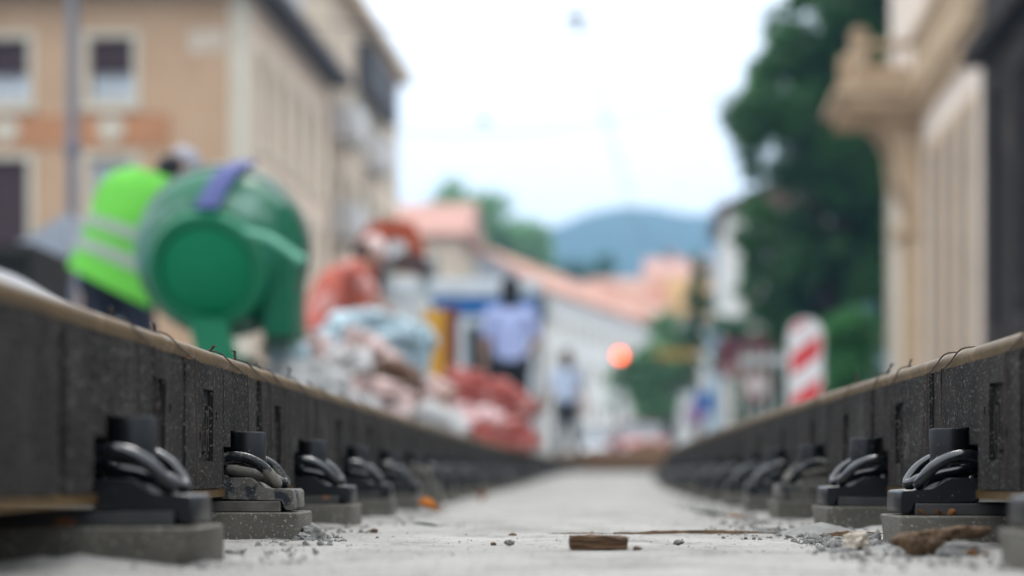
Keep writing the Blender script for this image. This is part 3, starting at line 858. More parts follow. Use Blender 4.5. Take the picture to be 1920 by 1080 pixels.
for u in (A0, A1):
    bm = new(); fbox(bm, fr, u-.17, u+.17, 8.521, 9.60, PR-.17, PR+.17, .02); fbox(bm, fr, u-.21, u+.21, 9.602, 9.68, PR-.21, PR+.21, .02)
    p0, t, n = fr; q = p0+t*u+n*PR
    lathe(bm, [(.12, 9.68), (.14, 9.74), (.10, 9.80), (0, 9.83)], 14, Matrix.Translation((q.x, q.y, 0)))
    link('corner_post', bm, B_stone, bal, smooth=40)
bm = new()
for k in range(29): balu(bm, fr, 6.8+k*.26, .2, 8.55, 9.45, .075)
fbox(bm, fr, 6.66, Lr, 9.451, 9.65, .06, .34, .02)
link('parapet', bm, B_stone, T, smooth=40)
for u in (4.35, 5.85):
    bm = new()
    pr = [(.0, 7.827), (.80, 7.827), (.80, 7.62), (.62, 7.45), (.58, 7.1), (.58, 6.85), (.50, 6.55), (.34, 6.3), (.22, 6.05), (.24, 5.85), (0, 5.76)]
    p0, t, n = fr
    M = Matrix(((n.x, t.x, 0, p0.x), (n.y, t.y, 0, p0.y), (0, 0, 1, 0), (0, 0, 0, 1)))
    poly_prism(bm, pr, u-.22, u+.22, 'y', M=M)
    bmesh.ops.bevel(bm, geom=list(bm.edges), offset=.03, segments=1, affect='EDGES')
    link('console', bm, B_stone, T)
    bm = new(); fbox(bm, fr, u-.30, u+.30, 5.36, 5.757, 0, .42, .03); fbox(bm, fr, u-.22, u+.22, 1.51, 5.357, 0, .25, .03)
    link('console_pier', bm, B_stone, T)
bm = new(); fbox(bm, fr, -.3, Lr+.3, 18.5, 19.2, -.5, .8, .04); link('roof_cornice', bm, B_stone, T)

# dark sooty house nearest on the right
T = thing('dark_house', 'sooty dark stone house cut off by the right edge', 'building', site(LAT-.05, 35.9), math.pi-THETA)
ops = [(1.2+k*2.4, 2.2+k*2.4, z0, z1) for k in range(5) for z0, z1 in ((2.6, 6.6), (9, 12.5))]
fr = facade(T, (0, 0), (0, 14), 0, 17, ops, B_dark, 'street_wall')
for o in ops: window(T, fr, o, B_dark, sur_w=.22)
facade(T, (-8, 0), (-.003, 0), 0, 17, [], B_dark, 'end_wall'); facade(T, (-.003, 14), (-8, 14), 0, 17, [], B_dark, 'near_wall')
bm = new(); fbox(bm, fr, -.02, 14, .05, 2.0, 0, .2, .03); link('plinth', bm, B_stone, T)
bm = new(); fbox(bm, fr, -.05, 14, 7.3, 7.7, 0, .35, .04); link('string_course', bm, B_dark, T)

# slim white house end behind the big tree
house('narrow_house', 'slim white house end with a dark brown roof edge left of the big tree', 3.05, 92, 6, 12, 12.2, 1.6, B_white, mat('brown roof', (.12, .07, .05), None, 2, .8), 'y', (2, 4))

# ---------------------------------------------------------------- hills, far wood
M_hill = mat('wooded hill', (.035, .06, .045), (.025, .045, .035), .01, .95)
bm = new(); rows = []
nx, ny = 90, 14
for j in range(ny+1):
    row = []
    for i in range(nx+1):
        x = (-1500+3300*i/nx)*.5; y = 850+650*j/ny
        X_ = x*2; prof = 158*math.exp(-((X_-150)/290)**4)+60*math.exp(-((X_+650)/420)**2)+95*math.exp(-((X_-1150)/500)**2)
        z = prof*math.sin(math.pi*min(1, j/ny*1.1))**.8*.90*(1+.08*noise.noise(Vector((x*.012, y*.012, 0))))+2*noise.noise(Vector((x*.04, y*.04, 4)))
        row.append(bm.verts.new((x, y, z if j else -1)))
    rows.append(row)
for a, b in zip(rows, rows[1:]):
    for k in range(nx): bm.faces.new((a[k], a[k+1], b[k+1], b[k]))
tag(link('hills', bm, M_hill, smooth=True), kind='structure')

# ---------------------------------------------------------------- trees
def leafmat(name, a, b, tr=True):
    m = mat(name, a, b, 1.3, .5, spec=.4)
    nt = m.node_tree; pb = nt.nodes['Principled BSDF']; out = nt.nodes['Material Output']
    tl = nt.nodes.new('ShaderNodeBsdfTranslucent'); ms = nt.nodes.new('ShaderNodeMixShader'); ms.inputs[0].default_value = .42
    nt.links.new(pb.inputs['Base Color'].links[0].from_socket, tl.inputs['Color'])
    nt.links.new(pb.outputs[0], ms.inputs[1]); nt.links.new(tl.outputs[0], ms.inputs[2]); nt.links.new(ms.outputs[0], out.inputs['Surface'])
    return m
L_dark = leafmat('dark green leaves', (.046, .145, .036), (.024, .085, .024))
L_mid = leafmat('green leaves', (.07, .19, .06), (.05, .14, .05))
L_pale = leafmat('sage green leaves', (.27, .46, .22), (.19, .37, .17))
L_bright = leafmat('bright green leaves', (.05, .26, .06), (.035, .19, .045))
M_trunk = mat('tree bark', (.10, .075, .055), (.06, .045, .035), 8, .95, .6, 40)
def crown_mesh(clumps, n, size, rr, shell=.55, aspect=.55):
    bm = new()
    vol = [c[1][0]*c[1][1]*c[1][2] for c in clumps]; tot = sum(v**.72 for v in vol)
    for (c, r), v in zip(clumps, vol):
        cnt = int(n*v**.72/tot)
        c = Vector(c)
        for _ in range(cnt):
            d = Vector((rr.gauss(0, 1), rr.gauss(0, 1), rr.gauss(0, 1))).normalized()
            k = rr.random()**shell
            p = c+Vector((d.x*r[0], d.y*r[1], d.z*r[2]))*k
            s = size*rr.uniform(.6, 1.35)
            a = Vector((rr.gauss(0, 1), rr.gauss(0, 1), rr.gauss(0, .6))).normalized(); b = a.cross(Vector((rr.gauss(0, 1), rr.gauss(0, 1), rr.gauss(0, 1)))).normalized()
            q = [p-a*s*.5, p+b*s*aspect*.4-a*s*.05, p+a*s*.5, p-b*s*aspect*.4]
            f = bm.faces.new([bm.verts.new(x) for x in q]); f.material_index = 0 if rr.random() < .6 else 1
    return bm
def tree(name, label, x, y, z0, h, trunk_h, tr, clumps, n, size, mats, seed, cat='tree', group=None, shell=.55):
    rr = random.Random(seed)
    T = thing(name, label, cat, (x, y, z0), 0, group)
    bm = new()
    tube(bm, [(0, 0, -.2), (.04*h*.2, .02, trunk_h*.6), (0, 0, trunk_h), (.1, 0, h*.8)], tr, 9, smooth_n=4, r2=tr*.25)
    for c, r in clumps[::max(1, len(clumps)//9)]:
        c = Vector(c); s = Vector((0, 0, min(trunk_h*(.7+.5*rr.random()), c.z*.8)))
        tube(bm, [s, (s+c)/2+Vector((0, 0, .1*h*rr.random())), c], tr*.4, 6, smooth_n=3, r2=tr*.08)
    link('trunk', bm, M_trunk, T, smooth=50)
    link('crown', crown_mesh(clumps, n, size, rr, shell), mats, T)
    return T
def ball_clumps(rr, cz, rx, ry, rz, n, cr, top=1.):
    out = []
    for _ in range(n):
        d = Vector((rr.gauss(0, 1), rr.gauss(0, 1), rr.gauss(0, 1))).normalized()*rr.random()**.42
        k = cr*rr.uniform(.65, 1.3)
        out.append(((d.x*rx, d.y*ry, cz+d.z*rz), (k, k, k*.8)))
    return out
# the big dark tree on the right: outline narrows towards the top left
rr = random.Random(21)
d0 = 60.; xb = PX(1540, d0)
cl = []
for _ in range(300):
    py = rr.uniform(-330, 650)
    lft = 1400+(28*math.sin(py*.021)) if py > 190 else 1400+(190-py)*.42
    px = rr.uniform(lft+26, 1720)
    if px > 1690 and py > 560: continue
    k = rr.uniform(.48, .95)
    if px < lft+80: k *= .7; px -= rr.uniform(0, 42)
    cl.append(((PX(px, d0)-xb, rr.uniform(-2.4, 2.4), PZ(py, d0)-GROUND), (k, k, k*.9)))
for (px, py) in ((1392, 330), (1400, 370), (1405, 440), (1398, 500), (1402, 545), (1410, 590), (1440, 640), (1500, 660), (1560, 655), (1620, 640), (1470, 610), (1530, 620), (1600, 600), (1385, 215), (1405, 160), (1448, 90), (1470, 60), (1370, 240), (1420, 120), (1395, 300), (1440, 30), (1380, 400), (1390, 480)):
    cl.append(((PX(px+14, d0)-xb, rr.uniform(-1.5, 1), PZ(py, d0)-GROUND), (.36, .36, .3)))
tree('broadleaf_tree', 'tall dense dark green tree on the right beside the balcony', xb, d0, GROUND, 17, 4.2, .28, cl, 74000, .31, [L_dark, leafmat('mid dark leaves', (.075, .22, .055), (.042, .14, .038))], 3, shell=.40)
def px_tree(label, px, py_top, py_bot, wpx, d, n, size, mats, seed, ncl=26, group='trees along the far street', name='broadleaf_tree', trunk_px=None, z0=GROUND):
    rr = random.Random(seed)
    top, bot = PZ(py_top, d)-z0, max(PZ(py_bot, d)-z0, .6)
    w_ = wpx/F*d/2
    cl = ball_clumps(rr, (top+bot)/2, w_*.8, w_*.8, (top-bot)*.40, ncl, w_*.36)
    return tree(name, label, PX(px, d), d, z0, top, max(bot*1.1, .5), .04*top*.5, cl, n, size, mats, seed, group=group)
px_tree('dark narrow tree in front of the slim white house', 1308, 425, 735, 66, 80, 3200, .34, [L_dark, L_mid], 4)
px_tree('dark low bushy tree between the slim white house and the shop awning', 1372, 560, 745, 90, 76, 2500, .34, [L_dark, L_mid], 41)
px_tree('pale green bushy street tree behind the red lamp, left of two', 1200, 585, 930, 120, 95, 5600, .38, [L_pale, L_mid], 5)
px_tree('pale green bushy street tree right of the red lamp', 1260, 535, 930, 135, 100, 6400, .38, [L_pale, L_mid], 6)
px_tree('slender green tree top rising before the white row houses', 1245, 575, 700, 60, 110, 1500, .36, [L_pale, L_pale], 61)
for k, (px, pt, pb, wp, lab) in enumerate(((862, 322, 540, 150, 'green treetop on the rise just right of the red roof'), (922, 345, 540, 150, 'round green treetop second from the red roof'), (975, 382, 540, 130, 'green treetop third along the wooded rise'), (1012, 418, 540, 80, 'small green treetop at the lower end of the wooded rise'))):
    px_tree(lab, px, pt, pb, wp, 175+8*k, 4200, .62, [L_pale, L_mid], 70+k, 30, 'trees on the wooded rise')
for k, (px, pt, wp, lab) in enumerate(((1075, 470, 60, 'far green tree before the blue hill, left of three'), (1125, 478, 70, 'far green tree before the blue hill, middle of three'), (1240, 448, 50, 'far green tree before the blue hill, right of three'))):
    px_tree(lab, px, pt, 560, wp, 300, 1200, 1.0, [L_mid, L_dark], 80+k, 14, 'far trees under the hill')
# bright shrub and dark hedge on the right pavement
rr = random.Random(31); ds = 27.
cl = ball_clumps(rr, 1.2, .36, .4, .92, 34, .24)
tree('shrub', 'bright green rounded shrub right of the striped beacon', PX(1592, ds), ds, GROUND, 2.0, .3, .03, cl, 9000, .085, [L_bright, L_mid], 32, cat='shrub')
rr = random.Random(33)
for k, (px, dh, lab) in enumerate(((1450, 50., 'dark hedge section left of the striped beacon'), (1560, 51., 'dark hedge section behind the striped beacon'), (1640, 52., 'dark hedge section beside the limestone house'))):
    cl = [((rr.uniform(-.75, .75), rr.uniform(-.4, .4), rr.uniform(.3, 3.4 if k else 2.6)), (.36, .36, .36)) for _ in range(34)]
    tree('hedge', lab, PX(px, dh), dh, GROUND, 3., .6, .05, cl, 4200, .2, [L_dark, L_mid], 34+k, cat='hedge', group='hedge sections under the big tree')

# ---------------------------------------------------------------- poles, wires, lamps
M_pole = mat('grey painted pole', (.20, .20, .22), (.16, .16, .175), 6, .6)
M_pole2 = mat('blue grey steel', (.14, .16, .21), (.11, .13, .17), 6, .5)
dp = 27.
T = thing('street_pole', 'tall grey street pole in front of the tan house', 'pole', (PX(136, dp), dp, GROUND))
bm = new(); tube(bm, [(0, 0, 4.2), (0, 0, 9.5)], .082, 14, r2=.068); link('upper_pole', bm, M_pole, T, smooth=50)
bm = new(); tube(bm, [(0, 0, 0), (0, 0, 4.25)], .07, 14); lathe(bm, [(.15, 0), (.15, .05), (.1, .08), (.09, .35), (.0, .36)], 16); link('lower_pole', bm, M_pole2, T, smooth=50)
bm = new(); lathe(bm, [(.085, 4.12), (.1, 4.14), (.1, 4.3), (.085, 4.32)], 16); link('collar', bm, M_pole2, T, smooth=50)

M_cable = mat('overhead cable', (.05, .055, .06), None, 10, .6)
def cable(label, a, b, sag, r=.024):
    a, b = Vector(a), Vector(b); bm = new()
    pts = [a.lerp(b, k/16)-Vector((0, 0, sag*4*(k/16)*(1-k/16))) for k in range(17)]
    tube(bm, pts, r, 6)
    return tag(link('overhead_cable', bm, M_cable, smooth=50), label, 'cable', 'overhead tram cables')
a = P(740, 243, 47); b = P(1640, 150, 52)
cable('faint span cable across the street below the hanging lamp', P(735, 245, 62), P(1440, 150, 58), .6)
cable('faint span cable carrying the hanging lamp near the top', P(560, 40, 52), P(1660, -18, 50), .55)
cable('contact cable running down the street from the hanging lamp', P(1078, 30, 44), P(1215, 470, 150), .2, .032)
dl = 48.
T = thing('hanging_lamp', 'small street lamp hanging from a span cable over the street', 'lamp', P(1080, 34, dl))
bm = new(); lathe(bm, [(0, .2), (.05, .19), (.08, .1), (.24, .02), (.27, -.03), (.22, -.05), (0, -.05)], 18); link('shade', bm, M_pole2, T, smooth=50)
bm = new(); tube(bm, [(0, 0, .19), (0, 0, .55)], .02, 8); link('hanger', bm, M_pole2, T)
T = thing('cable_insulator', 'small dark insulator on the lower span cable', 'insulator', P(908, 226, 60))
bm = new(); lathe(bm, [(0, -.22), (.09, -.2), (.06, -.1), (.11, -.05), (.06, 0), (.11, .06), (.06, .1), (.09, .2), (0, .22)], 12, Matrix.Rotation(R(90), 4, 'Y')); link('body', bm, M_cable, T, smooth=40)

# red signal lamp on a thin post
dsg = 46.
p = P(1162, 667, dsg)
T = thing('signal_lamp', 'glowing red orange traffic signal on a thin post over the street', 'signal', (p.x, p.y, GROUND))
bm = new(); tube(bm, [(0, .1, 0), (0, .1, p.z-GROUND+.2)], .035, 10); link('post', bm, M_pole, T)
bm = new(); box(bm, (-.15, -.06, p.z-GROUND-.17), (.15, .2, p.z-GROUND+.17), .03); link('housing', bm, mat('grey housing', (.34, .35, .35), None, 4, .5), T)
bm = new(); lathe(bm, [(.115, 0), (.105, .03), (.06, .055), (0, .065)], 24, Matrix.Translation((0, -.062, p.z-GROUND)) @ Matrix.Rotation(R(90), 4, 'X'))
link('lens', bm, emit('red signal light', (1., .11, .035), 4.6), T, smooth=60)

# signs on posts on the right pavement
M_blue = mat('blue sign paint', (.03, .16, .50), (.025, .13, .42), 3, .45)
M_red = mat('red sign paint', (.55, .04, .045), (.45, .03, .035), 3, .45)
M_signw = mat('white sign paint', (.60, .575, .545), (.53, .505, .48), 3, .5)
def round_sign(label, px, py, d, r, face, rim, cat='sign', bar=None):
    p = P(px, py, d)
    T = thing('road_sign', label, cat, (p.x, p.y, GROUND)); h = p.z-GROUND
    bm = new(); tube(bm, [(0, .05, 0), (0, .05, h+r*.6)], .03, 10); link('post', bm, M_pole, T)
    bm = new(); lathe(bm, [(0, 0), (r*.78, .002)], 28, Matrix.Translation((0, -.012, h)) @ Matrix.Rotation(R(90), 4, 'X')); lathe(bm, [(0, .0), (r*.78, 0)], 28, Matrix.Translation((0, .012, h)) @ Matrix.Rotation(R(90), 4, 'X')); link('face', bm, face, T)
    bm = new(); lathe(bm, [(r*.78, -.015), (r*.78, .012), (r, .012), (r, -.015), (r*.78, -.015)], 28, Matrix.Translation((0, 0, h)) @ Matrix.Rotation(R(90), 4, 'X')); link('rim', bm, rim, T)
    if bar:
        bm = new(); box(bm, (-r*.8, -.022, -r*.1), (r*.8, -.014, r*.1), M=Matrix.Translation((0, 0, h)) @ Matrix.Rotation(R(45), 4, 'Y')); link('bar', bm, bar, T)
    return T
round_sign('round blue no stopping sign with a red rim by the far right kerb', 1304, 777, 58, .26, M_blue, M_red, bar=M_red)
round_sign('round white prohibition sign with a red rim near the white barrier', 1418, 722, 33, .22, M_signw, M_red)
p = P(1318, 757, 62)
T = thing('road_sign', 'plain blue square sign above the round blue sign', 'sign', (p.x, p.y, GROUND)); h = p.z-GROUND
bm = new(); tube(bm, [(0, .05, 0), (0, .05, h)], .03, 8); link('post', bm, M_pole, T)
bm = new(); box(bm, (-.3, -.01, h-.3), (.3, .01, h+.36), .005); link('panel', bm, M_blue, T)
p = P(1272, 664, 66)
T = thing('road_sign', 'long yellow brown direction board across the pale green trees', 'sign', (p.x, p.y, GROUND)); h = p.z-GROUND
bm = new(); tube(bm, [(.55, .05, 0), (.55, .05, h+.1)], .04, 8); link('post', bm, M_pole, T)
bm = new(); box(bm, (-.75, -.015, h-.16), (.75, .015, h+.16), .005); link('panel', bm, mat('yellow board', (.42, .28, .06), (.34, .22, .05), 2, .6), T)
p = P(1640, 668, 30)
T = thing('road_sign', 'small pale grey sign plate beside the bright shrub', 'sign', (p.x, p.y, GROUND)); h = p.z-GROUND
bm = new(); tube(bm, [(0, .04, 0), (0, .04, h+.1)], .025, 8); link('post', bm, M_pole, T)
bm = new(); box(bm, (-.09, -.01, h-.2), (.09, .01, h+.16), .005); link('panel', bm, mat('grey blue plate', (.24, .30, .33), None, 2, .6), T)

# striped beacon
db = 15.6
T = thing('striped_beacon', 'red and white striped guidance beacon standing behind the right rail', 'beacon', (PX(1510, db), db, GROUND))
bm = new(); W2, h0, h1 = .135, .13, 1.06
def rounded(w2, z0, z1, n=10):
    pts = [(-w2, z0), (w2, z0)]
    r = w2*.9
    for k in range(n+1): a = k*math.pi/n; pts.append((w2*math.cos(a), z1-r+r*math.sin(a)))
    return pts
poly_prism(bm, rounded(W2, h0, h1), -.02, .02); link('board', bm, M_signw, T)
import itertools
def clip_poly(poly, a, b, c):
    out = []
    for i in range(len(poly)):
        p, q = poly[i], poly[(i+1) % len(poly)]
        fp, fq = a*p[0]+b*p[1]-c, a*q[0]+b*q[1]-c
        if fp >= 0: out.append(p)
        if (fp >= 0) != (fq >= 0):
            t = fp/(fp-fq); out.append((p[0]+(q[0]-p[0])*t, p[1]+(q[1]-p[1])*t))
    return out
for k in range(5):
    s0 = .02+k*.335
    pl = clip_poly(rounded(W2-.022, h0+.02, h1-.02), -.75, 1, s0); pl = clip_poly(pl, .75, -1, -(s0+.165))
    if len(pl) >= 3:
        bm = new(); poly_prism(bm, pl, -.024, -.0202); link('red_stripe', bm, M_red, T)
bm = new(); tube(bm, [(0, 0, .08), (0, 0, h0+.05)], .03, 8); box(bm, (-.2, -.38, 0), (.2, .38, .1), .03); link('base', bm, mat('black recycled rubber', (.03, .03, .03), None, 4, .8), T)

# white slatted barrier behind the right rail
dd = 18.5; x0, x1 = PX(1395, dd), PX(1478, dd+1)
T = thing('slatted_barrier', 'pale grey slatted site barrier left of the striped beacon', 'barrier', ((x0+x1)/2, dd, GROUND), -.2)
hw = (x1-x0)/2
bm = new()
for k in range(6):
    x = -hw+2*hw*k/5; box(bm, (x-.011, -.012, .12), (x+.011, .012, 1.0), .004)
link('slats', bm, mat('pale grey barrier paint', (.42, .40, .38), None, 3, .6), T)
for z in (.18, .86):
    bm = new(); box(bm, (-hw-.05, .014, z), (hw+.05, .04, z+.07), .005); link('rail_bar', bm, mat('pale grey barrier paint', (.4, .4, .4)), T)
for x in (-hw, hw):
    bm = new(); box(bm, (x-.03, -.2, 0), (x+.03, .2, .11), .01); link('foot', bm, M_pole, T)
# maroon awning on the limestone house side
p = P(1395, 672, 54)
T = thing('shop_awning', 'maroon shop awning hanging low under the big tree', 'awning', (p.x, p.y, 0))
bm = new(); poly_prism(bm, [(-.0, p.z+.55), (.9, p.z+.55), (.0, p.z-.2), (-.05, p.z-.2)], -.7, .7, 'x'); link('canopy', bm, mat('maroon canvas', (.16, .055, .06), (.12, .04, .05), 2, .85), T)
bm = new(); box(bm, (-.72, -.07, p.z-.45), (.72, -.051, p.z-.2)); link('valance', bm, mat('pink canvas', (.45, .25, .25), None, 2, .85), T)
bm = new()
for x in (-.66, .66): tube(bm, [(x, 0, 0), (x, 0, p.z-.2)], .03, 8)
link('support', bm, M_pole, T)

# ---------------------------------------------------------------- cars far down the street
def car(label, px, d, paint, rot=0):
    T = thing('parked_car', label, 'car', (PX(px, d), d, GROUND), rot)
    bm = new()   # section rings along y (front at -y)
    secs = [(-2.05, .50, .55, .78), (-1.95, .32, .80, .84), (-1.2, .28, .93, .87), (-.95, .28, .98, .87), (1.3, .28, 1.0, .87), (1.9, .3, .98, .84), (2.05, .45, .85, .80)]
    rings = []
    for y_, z0, z1, w2 in secs:
        rings.append([bm.verts.new((sx*w2*k, y_, z)) for sx, k, z in ((-1, .92, z0), (-1, 1, z0+.12), (-1, 1, (z0+z1)/2), (-1, .9, z1), (1, .9, z1), (1, 1, (z0+z1)/2), (1, 1, z0+.12), (1, .92, z0))])
    for a, b in zip(rings, rings[1:]):
        for k in range(8): bm.faces.new((a[k], a[(k+1) % 8], b[(k+1) % 8], b[k]))
    bm.faces.new(rings[0]); bm.faces.new(rings[-1][::-1])
    link('body', bm, paint, T, smooth=40)
    bm = new(); lo = [(-.76, -1.0), (.76, -1.0), (.78, 1.7), (-.78, 1.7)]; hi = [(-.60, -.35), (.60, -.35), (.62, 1.15), (-.62, 1.15)]
    a = [bm.verts.new((x, y_, .97)) for x, y_ in lo]; b = [bm.verts.new((x, y_, 1.46)) for x, y_ in hi]
    for k in range(4): bm.faces.new((a[k], a[(k+1) % 4], b[(k+1) % 4], b[k]))
    bm.faces.new(b); bm.faces.new(a[::-1]); link('cabin_glass', bm, B_glass, T)
    bm = new(); box(bm, (-.62, -.37, 1.455), (.62, 1.17, 1.51), .02); link('roof', bm, paint, T)
    for sx in (-1, 1):
        bm = new(); ell(bm, (sx*.62, -2.0, .68), (.17, .06, .085), 2); link('headlight', bm, mat('headlight glass', (.85, .87, .9), None, 2, .1), T, smooth=60)
        for y_ in (-1.3, 1.3):
            bm = new(); lathe(bm, [(0, -.1), (.18, -.1), (.3, -.09), (.31, 0), (.3, .09), (0, .1)], 20, Matrix.Translation((sx*.8, y_, .31)) @ Matrix.Rotation(R(90), 4, 'Y')); link('wheel', bm, mat('tyre', (.02, .02, .02), None, 3, .8), T, smooth=40)
    return T
M_carred = mat('red car paint', (.36, .04, .035), (.30, .035, .03), 2, .5)
M_carwhite = mat('white car paint', (.48, .50, .52), (.44, .46, .48), 2, .5)
car('red car parked at the far end of the street', 1196, 64, M_carred, .05)
car('white car parked left of the red car', 1122, 74, M_carwhite, .05)

# ---------------------------------------------------------------- site container, boards
M_bluef = mat('blue fascia paint', (.025, .13, .36), (.02, .11, .30), 2, .5)
M_cont = mat('off white container', (.60, .63, .64), (.50, .53, .54), 2, .6)
dc = 31.; xa, xb_ = PX(733, dc), PX(1005, dc)
T = thing('site_container', 'white site cabin with a blue fascia band and a dark doorway', 'site cabin', ((xa+xb_)/2, dc, GROUND), -THETA)
hw = (xb_-xa)/2; top = PZ(524, dc)-GROUND
opn = [(hw+.05, hw+.62, .2, PZ(610, dc)-GROUND), (.25, .95, 1.0, 1.95)]
fr = facade(T, (-hw, 0), (hw, 0), .1, PZ(592, dc)-GROUND, opn, M_cont, 'front_wall')
bm = new(); fbox(bm, fr, *opn[0], -.3, -.2); link('door', bm, mat('dark teal door', (.012, .03, .032), None, 3, .6), T)
window(T, fr, opn[1], M_cont)
bm = new(); box(bm, (-hw-.02, -.05, PZ(590, dc)-GROUND), (hw+.02, 2.4, PZ(557, dc)-GROUND), .01); link('blue_fascia', bm, M_bluef, T)
bm = new(); box(bm, (-hw-.06, -.09, PZ(555.5, dc)-GROUND), (hw+.06, 2.45, top), .02); link('roof', bm, M_cont, T)
bm = new(); box(bm, (-hw, .42, .1), (-hw+.06, 2.38, PZ(592, dc)-GROUND)); box(bm, (hw-.06, .42, .1), (hw, 2.38, PZ(592, dc)-GROUND)); box(bm, (-hw+.062, 2.32, .1), (hw-.062, 2.38, PZ(592, dc)-GROUND)); link('side_walls', bm, M_cont, T)
df = 14.
T = thing('formwork_panel', 'upright yellow formwork panel behind the sacks', 'panel', (PX(813, df), df, GROUND), .15)
hh = PZ(580, df)-GROUND
bm = new(); box(bm, (-.075, -.012, .02), (.075, .012, hh), .003); link('board', bm, mat('yellow board paint', (.55, .29, .03), (.46, .23, .03), 3, .7), T)
bm = new()
for z in (.1, hh*.5, hh-.1): box(bm, (-.068, .014, z-.03), (.068, .06, z+.03), .003)
link('batten', bm, M_wood, T)
T = thing('steel_post', 'rust brown steel channel post right of the yellow panel', 'post', (PX(845, df), df+.05, GROUND), .1)
hh = PZ(575, df)-GROUND; bm = new()
poly_prism(bm, [(-.05, -.03), (.05, -.03), (.05, .03), (.04, .03), (.04, -.02), (-.04, -.02), (-.04, .03), (-.05, .03)], 0, hh, 'z')
link('channel', bm, mat('rust brown steel', (.17, .055, .03), (.11, .04, .025), 6, .8), T)
bm = new(); box(bm, (-.08, -.06, 0), (.08, .06, .012)); link('foot_plate', bm, mat('rust brown steel', (.2, .08, .05)), T)

# ---------------------------------------------------------------- sacks and tarpaulin
M_tarp = mat('pale blue grey tarpaulin', (.37, .46, .49), (.25, .33, .36), 4, .6, .5, 14, bdist=.03)
M_paper = mat('pinkish paper sack', (.50, .37, .34), (.38, .27, .245), 5, .85, .5, 30, patch=((.33, .20, .15), 6, .57, .68))
M_greyp = mat('pale grey paper sack', (.48, .46, .44), (.36, .345, .33), 5, .85, .5, 30)
M_brown = mat('torn brown sack', (.15, .085, .055), (.09, .055, .04), 6, .9, .5, 30)
M_redm = mat('red mesh sack', (.34, .085, .068), (.24, .055, .045), 7, .8, .5, 40, patch=((.48, .28, .25), 7, .52, .66))
M_redw = mat('red and white sack', (.70, .55, .53), (.60, .40, .38), 4, .8, .5, 30, patch=((.52, .10, .08), 4, .52, .60))
def sack(px, py, d, wpx, hpx, m, label, seed, rot=0, tilt=0, name='cement_sack', cat='sack', grp='sacks piled beside the left rail', dep=None):
    p = P(px, py, d); rx, rz = wpx/F*d/2, hpx/F*d/2
    bm = new(); ell(bm, (0, 0, 0), (rx, dep or max(rx*.7, .14), rz), 5, None, .26, 2.4, seed=seed, square=.42)
    for v in bm.verts:                                       # folds
        v.co += v.co.normalized()*.018*math.sin(v.co.x*38+noise.noise(v.co*6)*7+seed)*(1 if v.co.z > -rz*.5 else .3)+v.co.normalized()*(.022*noise.noise(v.co*19+Vector((seed, 0, 0)))-.02*abs(noise.noise(v.co*9+Vector((0, seed, 0)))))
    o = link(name, bm, m, smooth=True, loc=p); o.rotation_euler = (0, tilt, rot)
    return tag(o, label, cat, grp)
sack(722, 672, 10.6, 165, 158, M_tarp, 'big pale blue grey tarpaulin bundle heaped behind the paper sacks', 1, .2, .25, 'tarpaulin_bundle', 'tarpaulin', None, .34)
sack(735, 775, 10.7, 210, 110, M_greyp, 'wide pale sack under the blue grey tarpaulin bundle', 31)
sack(650, 632, 10.4, 85, 80, M_tarp, 'small pale blue bag left of the tarpaulin bundle', 2, .4, -.3)
sack(640, 690, 9.6, 110, 70, M_greyp, 'pale grey sack leaning at the left of the pile', 3, .1, -.2)
sack(690, 672, 9.8, 100, 84, M_paper, 'pinkish paper sack standing before the tarpaulin', 4, -.2, .5)
sack(665, 730, 9.4, 70, 48, M_brown, 'torn brown sack low in the pile, left one', 5, .2, .1)
sack(745, 716, 9.7, 92, 66, M_brown, 'torn dark brown sack in the middle of the pile', 6, .1, .3)
sack(705, 752, 9.3, 130, 74, M_paper, 'pinkish sack at the front foot of the pile', 7, -.1, .15)
sack(790, 748, 9.8, 120, 82, M_paper, 'pinkish paper sack at the right of the pile', 8, .3, .35)
sack(640, 775, 9.2, 150, 84, M_greyp, 'grey sack at the bottom left of the pile', 9)
sack(740, 815, 9.4, 240, 110, M_greyp, 'long grey sack at the very bottom of the pile', 10)
sack(890, 735, 13.2, 130, 68, M_redm, 'red mesh sack on top of the red sacks', 11, .1, .25, grp='red sacks beyond the pile')
sack(955, 765, 13.4, 90, 80, M_redm, 'red mesh sack at the right of the red sacks', 12, -.1, .5, grp='red sacks beyond the pile')
sack(875, 790, 13.0, 150, 62, M_redw, 'red and white sack in the middle of the red sacks', 13, .1, .1, grp='red sacks beyond the pile')
sack(945, 818, 12.9, 120, 60, M_redm, 'red mesh sack lowest of the red sacks', 14, .1, .05, grp='red sacks beyond the pile')
sack(870, 838, 13.2, 190, 56, M_redw, 'red and white sack lying flat at the bottom of the red sacks', 15, grp='red sacks beyond the pile')
sack(540, 668, 8.9, 60, 60, M_tarp, 'pale blue bag under the green mixer', 16, grp='bags under the mixer')
sack(513, 655, 9.0, 36, 34, mat('tan sack', (.55, .36, .22), None, 5, .85), 'small tan bag under the green mixer', 17, grp='bags under the mixer')
sack(585, 672, 9.3, 60, 90, M_paper, 'dull pink bag between the mixer and the pale blue bag', 18, grp='bags under the mixer')
sack(560, 745, 8.8, 190, 130, M_greyp, 'grey sack at the foot of the mixer', 19, grp='bags under the mixer')

